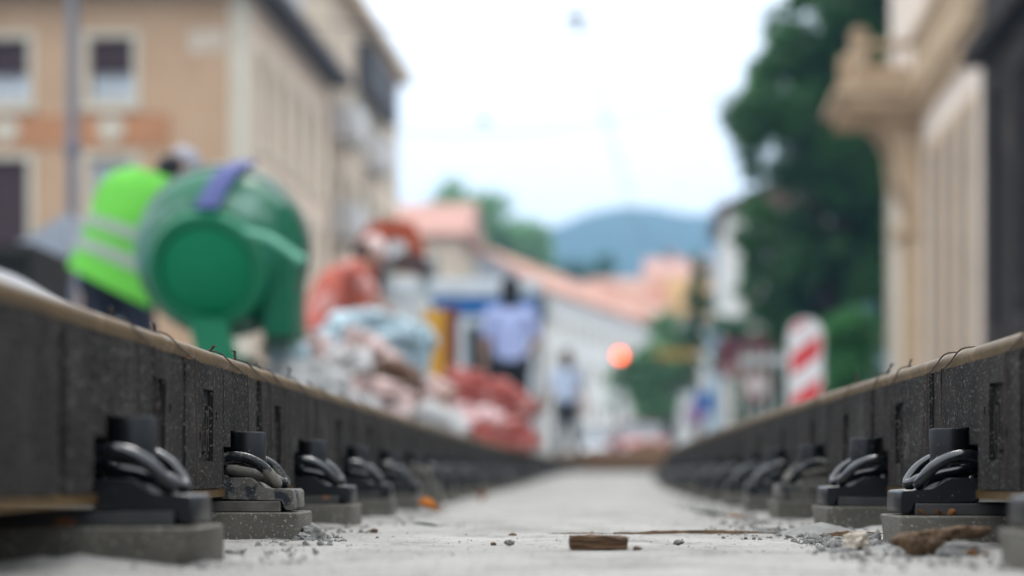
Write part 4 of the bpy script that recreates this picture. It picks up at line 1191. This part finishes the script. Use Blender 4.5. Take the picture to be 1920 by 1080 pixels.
# ---------------------------------------------------------------- concrete mixer
M_mix = mat('green mixer paint', (.008, .14, .065), (.006, .115, .052), 3, .42, patch=((.03, .18, .1), 2.5, .55, .75), rough2=.7)
M_mixd = mat('green drum with cement film', (.004, .115, .055), (.004, .075, .038), 3, .36, .12, 30, patch=((.20, .31, .25), 3.0, .55, .70), rough2=.6, spec=.2)
M_mixdisc = mat('clean green drum bottom', (.0, .17, .068), (.0, .15, .06), 2, .6, spec=.2)
M_blueb = mat('violet blue strap paint', (.075, .085, .21), (.06, .07, .17), 4, .75, spec=.2)
dm = 8.6
c = P(420, 470, dm)
T = thing('concrete_mixer', 'green concrete mixer seen from the round drum bottom', 'mixer', (c.x, c.y, GROUND))
cz = c.z-GROUND
ax = Vector((.06, .92, .34)).normalized()
M = axisM((0, 0, cz), ax)
bm = new()
lathe(bm, [(.235, -.325), (.25, -.318), (.268, -.295), (.345, -.165), (.360, -.12), (.362, .10), (.352, .13), (.235, .43), (.225, .44), (.215, .43), (.33, .12), (.34, .08)], 44, M)
drum = link('drum', bm, M_mixd, T, smooth=28)
bm = new(); lathe(bm, [(0, -.352), (.186, -.352), (.192, -.348), (.196, -.340), (.196, -.325), (0, -.325)], 40, M); link('drum_bottom', bm, M_mixdisc, drum, smooth=35)
bm = new(); lathe(bm, [(.196, -.325), (.198, -.362), (.21, -.367), (.238, -.362), (.25, -.335), (.25, -.312), (.196, -.312)], 40, M); link('bottom_ring', bm, M_mix, drum, smooth=35)
bm = new(); lathe(bm, [(.364, -.02), (.374, -.018), (.374, .018), (.364, .02)], 60, M); link('gear_ring', bm, mat('grey gear ring', (.20, .22, .2), None, 6, .7), drum, smooth=35)
bm = new(); a0 = R(68)   # blue strap lying along the cone
pts = [M @ Vector((r*math.cos(a0_), r*math.sin(a0_), h)) for r, h, a0_ in ((.258, -.335, R(94)), (.285, -.30, R(95)), (.365, -.15, R(100)), (.378, -.08, R(102)), (.38, .05, R(105)), (.372, .10, R(106)))]
tube(bm, pts, .055, 10, smooth_n=3, flat=.25); link('strap', bm, M_blueb, T, smooth=40)
bm = new(); box(bm, (.20, -.25, cz-.385), (.325, .22, cz+.17), .02, seg=2); link('motor_housing', bm, mat('deep green housing paint', (.004, .10, .048), (.003, .08, .038), 3, .5), T, smooth=40)
bm = new(); box(bm, (.18, -.055, cz-.43), (.297, .03, cz-.25), .008); link('housing_flange', bm, mat('grey green metal', (.12, .2, .15), None, 4, .6), T)
bm = new(); tube(bm, [(.15, -.39, cz+.035), (.26, -.43, cz+.0), (.385, -.46, cz-.085)], .016, 10, smooth_n=4); ell(bm, (.39, -.461, cz-.088), (.024, .024, .022), 2)
link('tilt_lever', bm, mat('mint lever paint', (.16, .40, .28), (.12, .33, .22), 5, .5), T, smooth=50)
bm = new()
poly_prism(bm, [(-.09, cz-.33), (.06, cz-.33), (.125, cz-.50), (.05, cz-.62), (-.03, cz-.60)], -.36, -.30)
bmesh.ops.bevel(bm, geom=list(bm.edges), offset=.008, segments=1, affect='EDGES'); link('yoke_bracket', bm, M_mix, T)
bm = new()
for sx in (-1, 1):
    tube(bm, [(sx*.05, -.33, cz-.50), (sx*.33, -.42, .03)], .028, 10); tube(bm, [(sx*.05, .25, cz-.45), (sx*.33, .42, .10)], .028, 10)
    tube(bm, [(sx*.33, -.42, .03), (sx*.33, .42, .10)], .022, 8)
tube(bm, [(0.03, -.34, cz-.52), (.03, .26, cz-.47)], .035, 10)
link('stand', bm, M_mix, T, smooth=40)
for sx in (-1, 1):
    bm = new(); lathe(bm, [(0, -.03), (.1, -.03), (.15, -.04), (.165, 0), (.15, .04), (0, .03)], 24, Matrix.Translation((sx*.40, .42, .165)) @ Matrix.Rotation(R(90), 4, 'Y')); link('wheel', bm, mat('tyre', (.02, .02, .02)), T, smooth=40)

# ---------------------------------------------------------------- wheelbarrow at far left
dw = 16.5
T = thing('wheelbarrow', 'wheelbarrow with a tilted pale tray behind the black skip', 'wheelbarrow', (PX(95, dw), dw, GROUND))
zt = PZ(468, dw)-GROUND
bm = new(); lo = [(-.22, -.2), (.12, -.2), (.12, .2), (-.22, .2)]; hi = [(-.36, -.3), (.30, -.3), (.30, .3), (-.36, .3)]
Mt = Matrix.Translation((.02, 0, zt)) @ Matrix.Rotation(R(-32), 4, 'Y')
a = [bm.verts.new(Mt @ Vector((x, y_, -.13))) for x, y_ in lo]; b = [bm.verts.new(Mt @ Vector((x, y_, .13))) for x, y_ in hi]; b2 = [bm.verts.new(Mt @ Vector((x*.95, y_*.95, .128))) for x, y_ in hi]; a2 = [bm.verts.new(Mt @ Vector((x*.93, y_*.93, -.115))) for x, y_ in lo]
for k in range(4):
    j = (k+1) % 4; bm.faces.new((a[k], a[j], b[j], b[k])); bm.faces.new((b[k], b[j], b2[j], b2[k])); bm.faces.new((b2[k], b2[j], a2[j], a2[k]))
bm.faces.new(a[::-1]); bm.faces.new(a2); link('tray', bm, mat('pale blue grey tray', (.40, .43, .48), (.30, .33, .37), 4, .6), T)
bm = new()
for sy in (-.18, .18): tube(bm, [(.62, sy*1.5, zt+.12), (.1, sy*1.4, zt-.16), (-.5, sy*.4, zt-.42)], .018, 8, smooth_n=4); tube(bm, [(.2, sy*1.4, zt-.14), (.24, sy*1.5, 0)], .016, 8)
link('frame', bm, M_pole, T, smooth=50)
bm = new(); lathe(bm, [(0, -.04), (.13, -.04), (.18, -.045), (.195, 0), (.18, .045), (0, .04)], 24, Matrix.Translation((-.52, 0, .195)) @ Matrix.Rotation(R(90), 4, 'X')); link('wheel', bm, mat('tyre', (.02, .02, .02)), T, smooth=40)
p = P(40, 492, 12.)
T = thing('rubble_skip', 'black low skip at the left edge in front of the wheelbarrow', 'skip', (p.x, p.y, GROUND))
h = PZ(474, 12.)-GROUND
bm = new(); a = [bm.verts.new((x, y_, .02)) for x, y_ in ((-.5, -.4), (.12, -.4), (.12, .4), (-.5, .4))]; b = [bm.verts.new((x, y_, h)) for x, y_ in ((-.7, -.5), (.19, -.5), (.19, .5), (-.7, .5))]; c2 = [bm.verts.new((x, y_, h)) for x, y_ in ((-.66, -.46), (.15, -.46), (.15, .46), (-.66, .46))]; d2 = [bm.verts.new((x, y_, .06)) for x, y_ in ((-.46, -.36), (.08, -.36), (.08, .36), (-.46, .36))]
for k in range(4):
    j = (k+1) % 4; bm.faces.new((a[k], a[j], b[j], b[k])); bm.faces.new((b[k], b[j], c2[j], c2[k])); bm.faces.new((c2[k], c2[j], d2[j], d2[k]))
bm.faces.new(a[::-1]); bm.faces.new(d2); link('body', bm, mat('black skip paint', (.022, .021, .02), None, 3, .6), T)
bm = new(); box(bm, (-.72, -.55, h-.09), (.21, -.505, h-.03), .006); link('rim_bar', bm, mat('black skip paint', (.02, .02, .02)), T)

# ---------------------------------------------------------------- mini excavator
M_orange = mat('orange red excavator paint', (.38, .08, .032), (.30, .06, .028), 4, .5, patch=((.22, .07, .04), 5, .6, .72))
M_darkst = mat('dark worn steel', (.09, .05, .045), (.055, .035, .032), 5, .6)
de = 16.2
ox = PX(745, de)
T = thing('mini_excavator', 'orange mini excavator with its boom bent over behind the worker', 'excavator', (ox, de, GROUND))
def E(px, py, dy=0): v = P(px, py, de); return Vector((v.x-ox, dy, v.z-GROUND))
def arm(name, pts, w, th, m, parent=T):
    bm = new(); pts = [Vector(p) for p in pts]; rings = []
    for i, p in enumerate(pts):
        t = (pts[min(i+1, len(pts)-1)]-pts[max(i-1, 0)]).normalized(); nrm = Vector((-t.z, 0, t.x))
        k = th[i] if isinstance(th, (list, tuple)) else th
        rings.append([bm.verts.new(p+nrm*k*sn+Vector((0, w*sw, 0))) for sn, sw in ((-1, -1), (1, -1), (1, 1), (-1, 1))])
    for a, b in zip(rings, rings[1:]):
        for k in range(4): bm.faces.new((a[k], a[(k+1) % 4], b[(k+1) % 4], b[k]))
    bm.faces.new(rings[0]); bm.faces.new(rings[-1][::-1])
    bmesh.ops.bevel(bm, geom=list(bm.edges), offset=.006, segments=1, affect='EDGES')
    return link(name, bm, m, parent)
arm('boom', [E(690, 600), E(684, 520), E(688, 470), E(706, 440), E(735, 430)], .09, [.07, .085, .10, .10, .08], M_orange)
arm('stick', [E(722, 428, .0), E(768, 436, .0), E(783, 470, .0), E(786, 500)], .07, [.09, .085, .06, .05], M_orange)
arm('hydraulic_cylinder', [E(706, 560, -.02), E(716, 500, -.02), E(726, 452, -.02)], .03, .03, M_darkst)
bm = new(); pr = []
for k in range(9): a = R(-20+k*25); pr.append((.15*math.cos(a), .13*math.sin(a)))
q = E(770, 505); poly_prism(bm, [(q.x+x, q.z+z) for x, z in pr], -.2, .2); link('bucket', bm, M_darkst, T)
bm = new(); box(bm, (E(690, 0).x, .1, E(0, 640).z), (E(800, 0).x, .95, E(0, 545).z), .06, seg=2); link('engine_house', bm, mat('off white hood', (.60, .61, .58), (.50, .51, .49), 3, .5), T, smooth=40)
bm = new(); xl, xr = E(715, 0).x, E(790, 0).x
for x in (xl, xr):
    for y_ in (.2, .85): tube(bm, [(x, y_, E(0, 548).z), (x, y_, E(0, 512).z+.1)], .025, 8)
box(bm, (xl-.08, .1, E(0, 512).z+.1), (xr+.08, .95, E(0, 512).z+.16), .02); link('canopy', bm, mat('grey canopy', (.45, .5, .5), None, 3, .5), T)
for sx in (-.42, .42):
    bm = new(); pr = [(-.55+.17*math.cos(R(90+k*18)), .18+.17*math.sin(R(90+k*18))) for k in range(11)]+[(.55+.17*math.cos(R(-90+k*18)), .18+.17*math.sin(R(-90+k*18))) for k in range(11)]
    poly_prism(bm, [(y_+.5, z) for y_, z in pr], sx-.11, sx+.11, 'x'); link('track', bm, mat('tyre', (.02, .02, .02)), T)
bm = new(); lathe(bm, [(.25, .33), (.25, .6), (0, .6)], 20, Matrix.Translation((0, .5, 0))); link('turntable', bm, M_darkst, T)

# ---------------------------------------------------------------- people
SKIN = mat('skin', (.42, .25, .18), (.38, .22, .155), 5, .6)
def remesh(o, vox=.012, it=4):
    m = o.modifiers.new('join', 'REMESH'); m.mode = 'VOXEL'; m.voxel_size = vox; m.use_smooth_shade = True
    s = o.modifiers.new('soften', 'SMOOTH'); s.iterations = it; s.factor = .5
def hand(bm, wr, dirv, side_v, scale=1.):
    d = Vector(dirv).normalized(); s = Vector(side_v); s = (s-d*s.dot(d)).normalized(); n = d.cross(s)
    for k in (-.022, 0, .022): capsule(bm, wr+s*k*.7, wr+d*.085+s*k*1.15, .020, .017, 8)
    for k, (off, ln) in enumerate(((-.033, .066), (-.011, .078), (.011, .073), (.032, .056))):
        b = wr+d*.088+s*off; m1 = b+d*ln*.5+n*.008*(k+1)*.6+s*off*.18; e = m1+d*ln*.42+n*.022+s*off*.1
        capsule(bm, b, m1, .0098, .0092, 8); capsule(bm, m1, e, .0092, .0078, 8)
    b = wr+d*.025-s*.03; m1 = b+d*.035-s*.026+n*.012; e = m1+d*.034-s*.008+n*.012
    capsule(bm, b, m1, .0125, .0108, 8); capsule(bm, m1, e, .0108, .0088, 8)
def person(label, loc, rot, J, shirt, trousers, hairm, hair_cap=None, sleeve='short', sc_=1., group=None):
    """J: joints in metres, +Y = the way the person faces before rot"""
    T = thing('person', label, 'person', loc, rot, group)
    J = {k: Vector(v)*sc_ for k, v in J.items()}
    up = (J['head']-J['neck']).normalized()
    fwd = Vector(J.get('face', (0, 1, 0))).normalized(); fwd = (fwd-up*fwd.dot(up)).normalized(); sd = fwd.cross(up)
    bm = new(); H = J['head']
    q = Matrix((sd, fwd, up)).transposed().to_euler()
    ell(bm, H+up*.02, (.076, .095, .105), 3, q); ell(bm, H-up*.055+fwd*.022, (.058, .07, .065), 3, q)
    ell(bm, H+fwd*.098-up*.012, (.013, .02, .022), 2, q); ell(bm, H+fwd*.088-up*.058, (.022, .01, .008), 2, q)
    for s in (-1, 1):
        ell(bm, H+sd*.078*s-up*.005-fwd*.01, (.012, .024, .034), 2, q); ell(bm, H+fwd*.082+sd*.03*s+up*.015, (.016, .012, .010), 2, q)
    capsule(bm, J['neck']-up*.06, H-up*.06, .058, .052)
    ch, pv = J['chest'], J['pelvis']; sh = (J['shoR']-J['shoL'])
    capsule(bm, pv, ch, .135, .14)
    capsule(bm, J['shoL'].lerp(ch, .25), J['shoR'].lerp(ch, .25), .088, .088); capsule(bm, ch, J['neck']-up*.03, .11, .06)
    for s in 'LR':
        capsule(bm, J['sho'+s], J['elb'+s], .052, .040); capsule(bm, J['elb'+s], J['wri'+s], .041, .027)
        dv = (J['wri'+s]-J['elb'+s]).normalized(); hand(bm, J['wri'+s]+dv*.012, dv, sd if s == 'L' else -sd)
        capsule(bm, J['hip'+s], J['kne'+s], .088, .058); capsule(bm, J['kne'+s], J['ank'+s], .056, .036)
    o = link('body', bm, SKIN, T); remesh(o, .009, 3)
    bm = new()
    capsule(bm, pv+(ch-pv)*.05, ch, .150, .158); capsule(bm, J['shoL'].lerp(ch, .22), J['shoR'].lerp(ch, .22), .100, .100); capsule(bm, ch, J['neck']-up*.045, .122, .064)
    capsule(bm, pv+(ch-pv)*.02+sd*.04, ch+sd*.05, .13, .12); capsule(bm, pv+(ch-pv)*.02-sd*.04, ch-sd*.05, .13, .12)
    for s in 'LR':
        e = J['elb'+s] if sleeve == 'long' else J['sho'+s].lerp(J['elb'+s], .72)
        capsule(bm, J['sho'+s], e, .068, .060)
        if sleeve == 'long': capsule(bm, J['elb'+s], J['wri'+s].lerp(J['elb'+s], .1), .056, .042)
    o = link('shirt', bm, shirt, T); remesh(o, .012, 4)
    bm = new(); capsule(bm, J['hipL'], J['hipR'], .125, .125); capsule(bm, pv-(ch-pv)*.02, pv+(ch-pv)*.12, .145, .142)
    for s in 'LR': capsule(bm, J['hip'+s], J['kne'+s], .108, .080); capsule(bm, J['kne'+s], J['ank'+s], .078, .062)
    o = link('trousers', bm, trousers, T); remesh(o, .014, 4)
    bm = new()
    for s in 'LR': f = Vector((0, 1, 0)); capsule(bm, J['ank'+s]+Vector((0, -.035, -.05)), J['ank'+s]+Vector((0, .15, -.055)), .047, .042)
    o = link('shoes', bm, mat('dark shoes', (.03, .028, .027), None, 4, .6), T); remesh(o, .012, 2)
    bm = new()
    if hair_cap:
        lathe(bm, [(.089, 0), (.094, .03), (.085, .075), (.05, .108), (0, .118)], 24, Matrix.Translation(H+up*.032) @ q.to_matrix().to_4x4() @ Matrix.Scale(1.12, 4, (0, 1, 0)))
        poly_prism(bm, [(.075*math.cos(R(k*18)), .085+.075*math.sin(R(k*18))) for k in range(11)], -.004, .004, 'z', M=Matrix.Translation(H+up*.035) @ q.to_matrix().to_4x4())
        link('cap', bm, hair_cap, T, smooth=40)
        bm = new()
    if hair_cap: ell(bm, H-up*.02-fwd*.03, (.080, .080, .070), 3, q, .05, 5.)
    else: ell(bm, H+up*.035-fwd*.016, (.104, .112, .122), 3, q, .06, 5.)
    ell(bm, H-up*.035-fwd*.045, (.084, .062, .075), 3, q, .05, 5.)
    if not hair_cap: ell(bm, H-up*.075-fwd*.045, (.098, .062, .115), 3, q, .06, 5.)
    link('hair', bm, hairm, T, smooth=True)
    return T, J, sd, fwd
STAND = dict(pelvis=(0, 0, .95), chest=(0, .01, 1.28), neck=(0, -.01, 1.47), head=(0, .03, 1.62), shoL=(-.185, 0, 1.41), shoR=(.185, 0, 1.41), elbL=(-.25, -.02, 1.12), elbR=(.26, .02, 1.13), wriL=(-.26, .06, .88), wriR=(.20, .22, 1.06),
             hipL=(-.09, 0, .92), hipR=(.09, 0, .92), kneL=(-.10, .02, .50), kneR=(.105, .05, .50), ankL=(-.11, -.03, .09), ankR=(.12, .04, .09))
M_black = mat('dark trousers', (.020, .021, .026), (.014, .015, .019), 5, .85)
M_hairb = mat('black hair', (.012, .012, .015), None, 30, .6)
dpn = 19.5
person('man in a lavender blue t-shirt with black hair seen from behind', (PX(957, dpn), dpn, GROUND), 0, STAND,
       mat('lavender blue cotton', (.36, .40, .60), (.29, .33, .52), 4, .9, .3, 20), M_black, M_hairb)
# farther pedestrian walking
WALK = dict(STAND); WALK.update(kneL=(-.09, .16, .52), ankL=(-.09, .22, .10), kneR=(.10, -.05, .50), ankR=(.11, -.28, .13), wriR=(.24, -.12, .92), wriL=(-.24, .24, .98), elbL=(-.24, .06, 1.13))
dpf = 30.
person('distant pedestrian in a pale blue shirt and dark trousers walking away', (PX(1063, dpf), dpf, GROUND), .25, WALK, mat('pale blue shirt', (.50, .56, .68), (.42, .48, .60), 4, .9), M_black, mat('brown hair', (.10, .065, .045), None, 30, .6), sc_=.97)
# worker in orange stooping behind the sacks
do = 14.6; zz = GROUND
BEND = dict(pelvis=(0, -.16, .88), chest=(0, .0, 1.17), neck=(0, .13, 1.34), head=(0, .23, 1.42), shoL=(-.18, .09, 1.29), shoR=(.18, .09, 1.29), elbL=(-.23, .20, 1.02), elbR=(.22, .24, 1.03), wriL=(-.17, .40, .90), wriR=(.15, .44, .92),
            hipL=(-.10, -.16, .86), hipR=(.10, -.16, .86), kneL=(-.12, -.03, .48), kneR=(.12, .02, .48), ankL=(-.13, -.16, .09), ankR=(.13, -.08, .09), face=(0, .75, -.6))
person('worker in an orange red shirt stooping behind the sacks', (PX(632, do), do, zz), R(-70), BEND, mat('orange red work shirt', (.47, .125, .085), (.38, .09, .065), 4, .85, .3, 20, patch=((.60, .36, .32), 4, .53, .68)), mat('faded red trousers', (.45, .12, .09), (.35, .09, .07), 4, .9), M_hairb, mat('pale pink cap', (.66, .50, .46), None, 4, .8), sleeve='short', sc_=1.03)
# worker in the green vest leaning into the mixer
dv_ = 11.0; x_ = PX(222, dv_)
LEAN = dict(pelvis=(.03, 0, .93), chest=(.08, .06, 1.22), neck=(.17, .12, 1.43), head=(.285, .20, 1.545), shoL=(-.05, .11, 1.35), shoR=(.29, .13, 1.29), elbL=(-.06, .40, 1.17), elbR=(.36, .40, 1.08), wriL=(.16, .52, 1.13), wriR=(.42, .60, 1.14),
            hipL=(-.10, 0, .90), hipR=(.09, 0, .90), kneL=(-.12, .04, .49), kneR=(.12, .05, .49), ankL=(-.14, -.05, .09), ankR=(.16, .0, .09), face=(.6, .8, -.2))
T, J, sd, fwd = person('worker in a bright green high visibility vest leaning behind the mixer', (x_, dv_, GROUND), 0, LEAN, mat('grey white work shirt', (.50, .52, .52), (.42, .44, .44), 4, .9), mat('navy work trousers', (.022, .027, .042), None, 5, .85), M_hairb,
       mat('grey cap', (.31, .30, .33), (.25, .24, .27), 5, .85))
M_vest = mat('high visibility green fabric', (.13, .46, .055), (.095, .37, .04), 4, .8, .3, 18)
M_refl = mat('grey reflective tape', (.27, .32, .25), (.22, .26, .21), 6, .45)
def loft(bm, rings, seg=28, mi=None):
    rs = []
    for c_, rx, ry, tx in rings:
        rs.append([bm.verts.new(Vector(c_)+Vector((rx*math.cos(2*math.pi*k/seg), ry*math.sin(2*math.pi*k/seg), -rx*math.cos(2*math.pi*k/seg)*tx))) for k in range(seg)])
    for i, (a, b) in enumerate(zip(rs, rs[1:])):
        for k in range(seg): bm.faces.new((a[k], a[(k+1) % seg], b[(k+1) % seg], b[k]))
def V2(px, py): p = P(px, py, dv_); return (p.x-x_, p.z-GROUND)
def ring(px, py, rx, ry, y, tilt): a = V2(px, py); return ((a[0], y, a[1]), rx, ry, tilt)
vest = [ring(206, 540, .235, .225, .02, .5), ring(219, 497, .23, .22, .04, .42), ring(234, 450, .228, .22, .06, .36), ring(249, 402, .235, .22, .08, .32), ring(262, 364, .24, .205, .10, .30), ring(273, 337, .205, .18, .12, .30), ring(282, 320, .13, .12, .13, .30)]
bm = new(); loft(bm, vest); vo = link('vest', bm, M_vest, T, smooth=60)
def lerp_ring(t):
    f = t*(len(vest)-1); i = min(int(f), len(vest)-2); u = f-i; a, b = vest[i], vest[i+1]
    return (tuple(Vector(a[0]).lerp(Vector(b[0]), u)), (a[1]+(b[1]-a[1])*u)*1.02, (a[2]+(b[2]-a[2])*u)*1.02, a[3]+(b[3]-a[3])*u)
for t0, t1 in ((.17, .26), (.34, .42)):
    bm = new(); loft(bm, [lerp_ring(t0), lerp_ring((t0+t1)/2), lerp_ring(t1)]); link('reflective_band', bm, M_refl, vo, smooth=60)

# ---------------------------------------------------------------- air
bm = new(); box(bm, (-2500, -2500, -1.5), (2500, 2500, 185))
hz = bpy.data.materials.new('haze'); hz.use_nodes = True
n_ = hz.node_tree.nodes; n_.remove(n_['Principled BSDF'])
pv = n_.new('ShaderNodeVolumePrincipled'); pv.inputs['Color'].default_value = (.32, .63, 1., 1); pv.inputs['Density'].default_value = .00055
hz.node_tree.links.new(pv.outputs[0], n_['Material Output'].inputs['Volume'])
tag(link('haze', bm, hz), kind='stuff')


# ------------------------------------------------------------------ world, sun, camera
w = bpy.data.worlds.new('World'); sc.world = w; w.use_nodes = True
nt = w.node_tree; N = nt.nodes; L = nt.links
bg = N['Background']
sky = N.new('ShaderNodeTexSky'); sky.sky_type = 'NISHITA'; sky.sun_disc = False
sky.sun_elevation = R(52); sky.sun_rotation = R(8)
tc = N.new('ShaderNodeTexCoord')
mp = N.new('ShaderNodeMapping'); mp.inputs['Scale'].default_value = (1, 1, 3.2); L.new(tc.outputs['Generated'], mp.inputs[0])
nz = N.new('ShaderNodeTexNoise'); nz.inputs['Scale'].default_value = 3.4; nz.inputs['Detail'].default_value = 5; L.new(mp.outputs[0], nz.inputs['Vector'])
mr = N.new('ShaderNodeMapRange'); mr.inputs['From Min'].default_value = .3; mr.inputs['From Max'].default_value = .62
mr.inputs['To Min'].default_value = .78; mr.inputs['To Max'].default_value = .97; L.new(nz.outputs['Fac'], mr.inputs['Value'])
mx = N.new('ShaderNodeMix'); mx.data_type = 'RGBA'; L.new(mr.outputs[0], mx.inputs['Factor'])
L.new(sky.outputs[0], mx.inputs['A'])
sx = N.new('ShaderNodeSeparateXYZ'); L.new(tc.outputs['Generated'], sx.inputs[0])
cz_ = N.new('ShaderNodeMapRange'); cz_.inputs['From Min'].default_value = 0; cz_.inputs['From Max'].default_value = 1
cz_.inputs['To Min'].default_value = .52; cz_.inputs['To Max'].default_value = 1.5; L.new(sx.outputs['Z'], cz_.inputs['Value'])
vm = N.new('ShaderNodeVectorMath'); vm.operation = 'SCALE'; vm.inputs[0].default_value = (13.0, 13.5, 14.0); L.new(cz_.outputs[0], vm.inputs['Scale'])
L.new(vm.outputs[0], mx.inputs['B'])
L.new(mx.outputs['Result'], bg.inputs['Color']); bg.inputs['Strength'].default_value = .1

sl = bpy.data.lights.new('sun', 'SUN'); sl.energy = .8; sl.angle = R(14); sl.color = (1, .96, .9)
so = bpy.data.objects.new('sun', sl); COL.objects.link(so)
so.rotation_euler = (R(-38), 0, R(-8))

cam = bpy.data.cameras.new('camera'); co = bpy.data.objects.new('camera', cam); COL.objects.link(co)
co.location = (0, 0, CAMZ); co.rotation_euler = (R(90), 0, 0)
cam.sensor_width = 36; cam.lens = 36*F/1920
cam.shift_x = -(VX-960)/1920; cam.shift_y = (HY-540)/1920
cam.clip_start = .05; cam.clip_end = 12000
cam.dof.use_dof = True; cam.dof.focus_distance = 2.74; cam.dof.aperture_fstop = cam.lens/31.5
cam.dof.aperture_blades = 0
sc.camera = co
sc.view_settings.view_transform = 'Standard'; sc.view_settings.look = 'None'; sc.view_settings.exposure = .9
sc.cycles.use_denoising = True
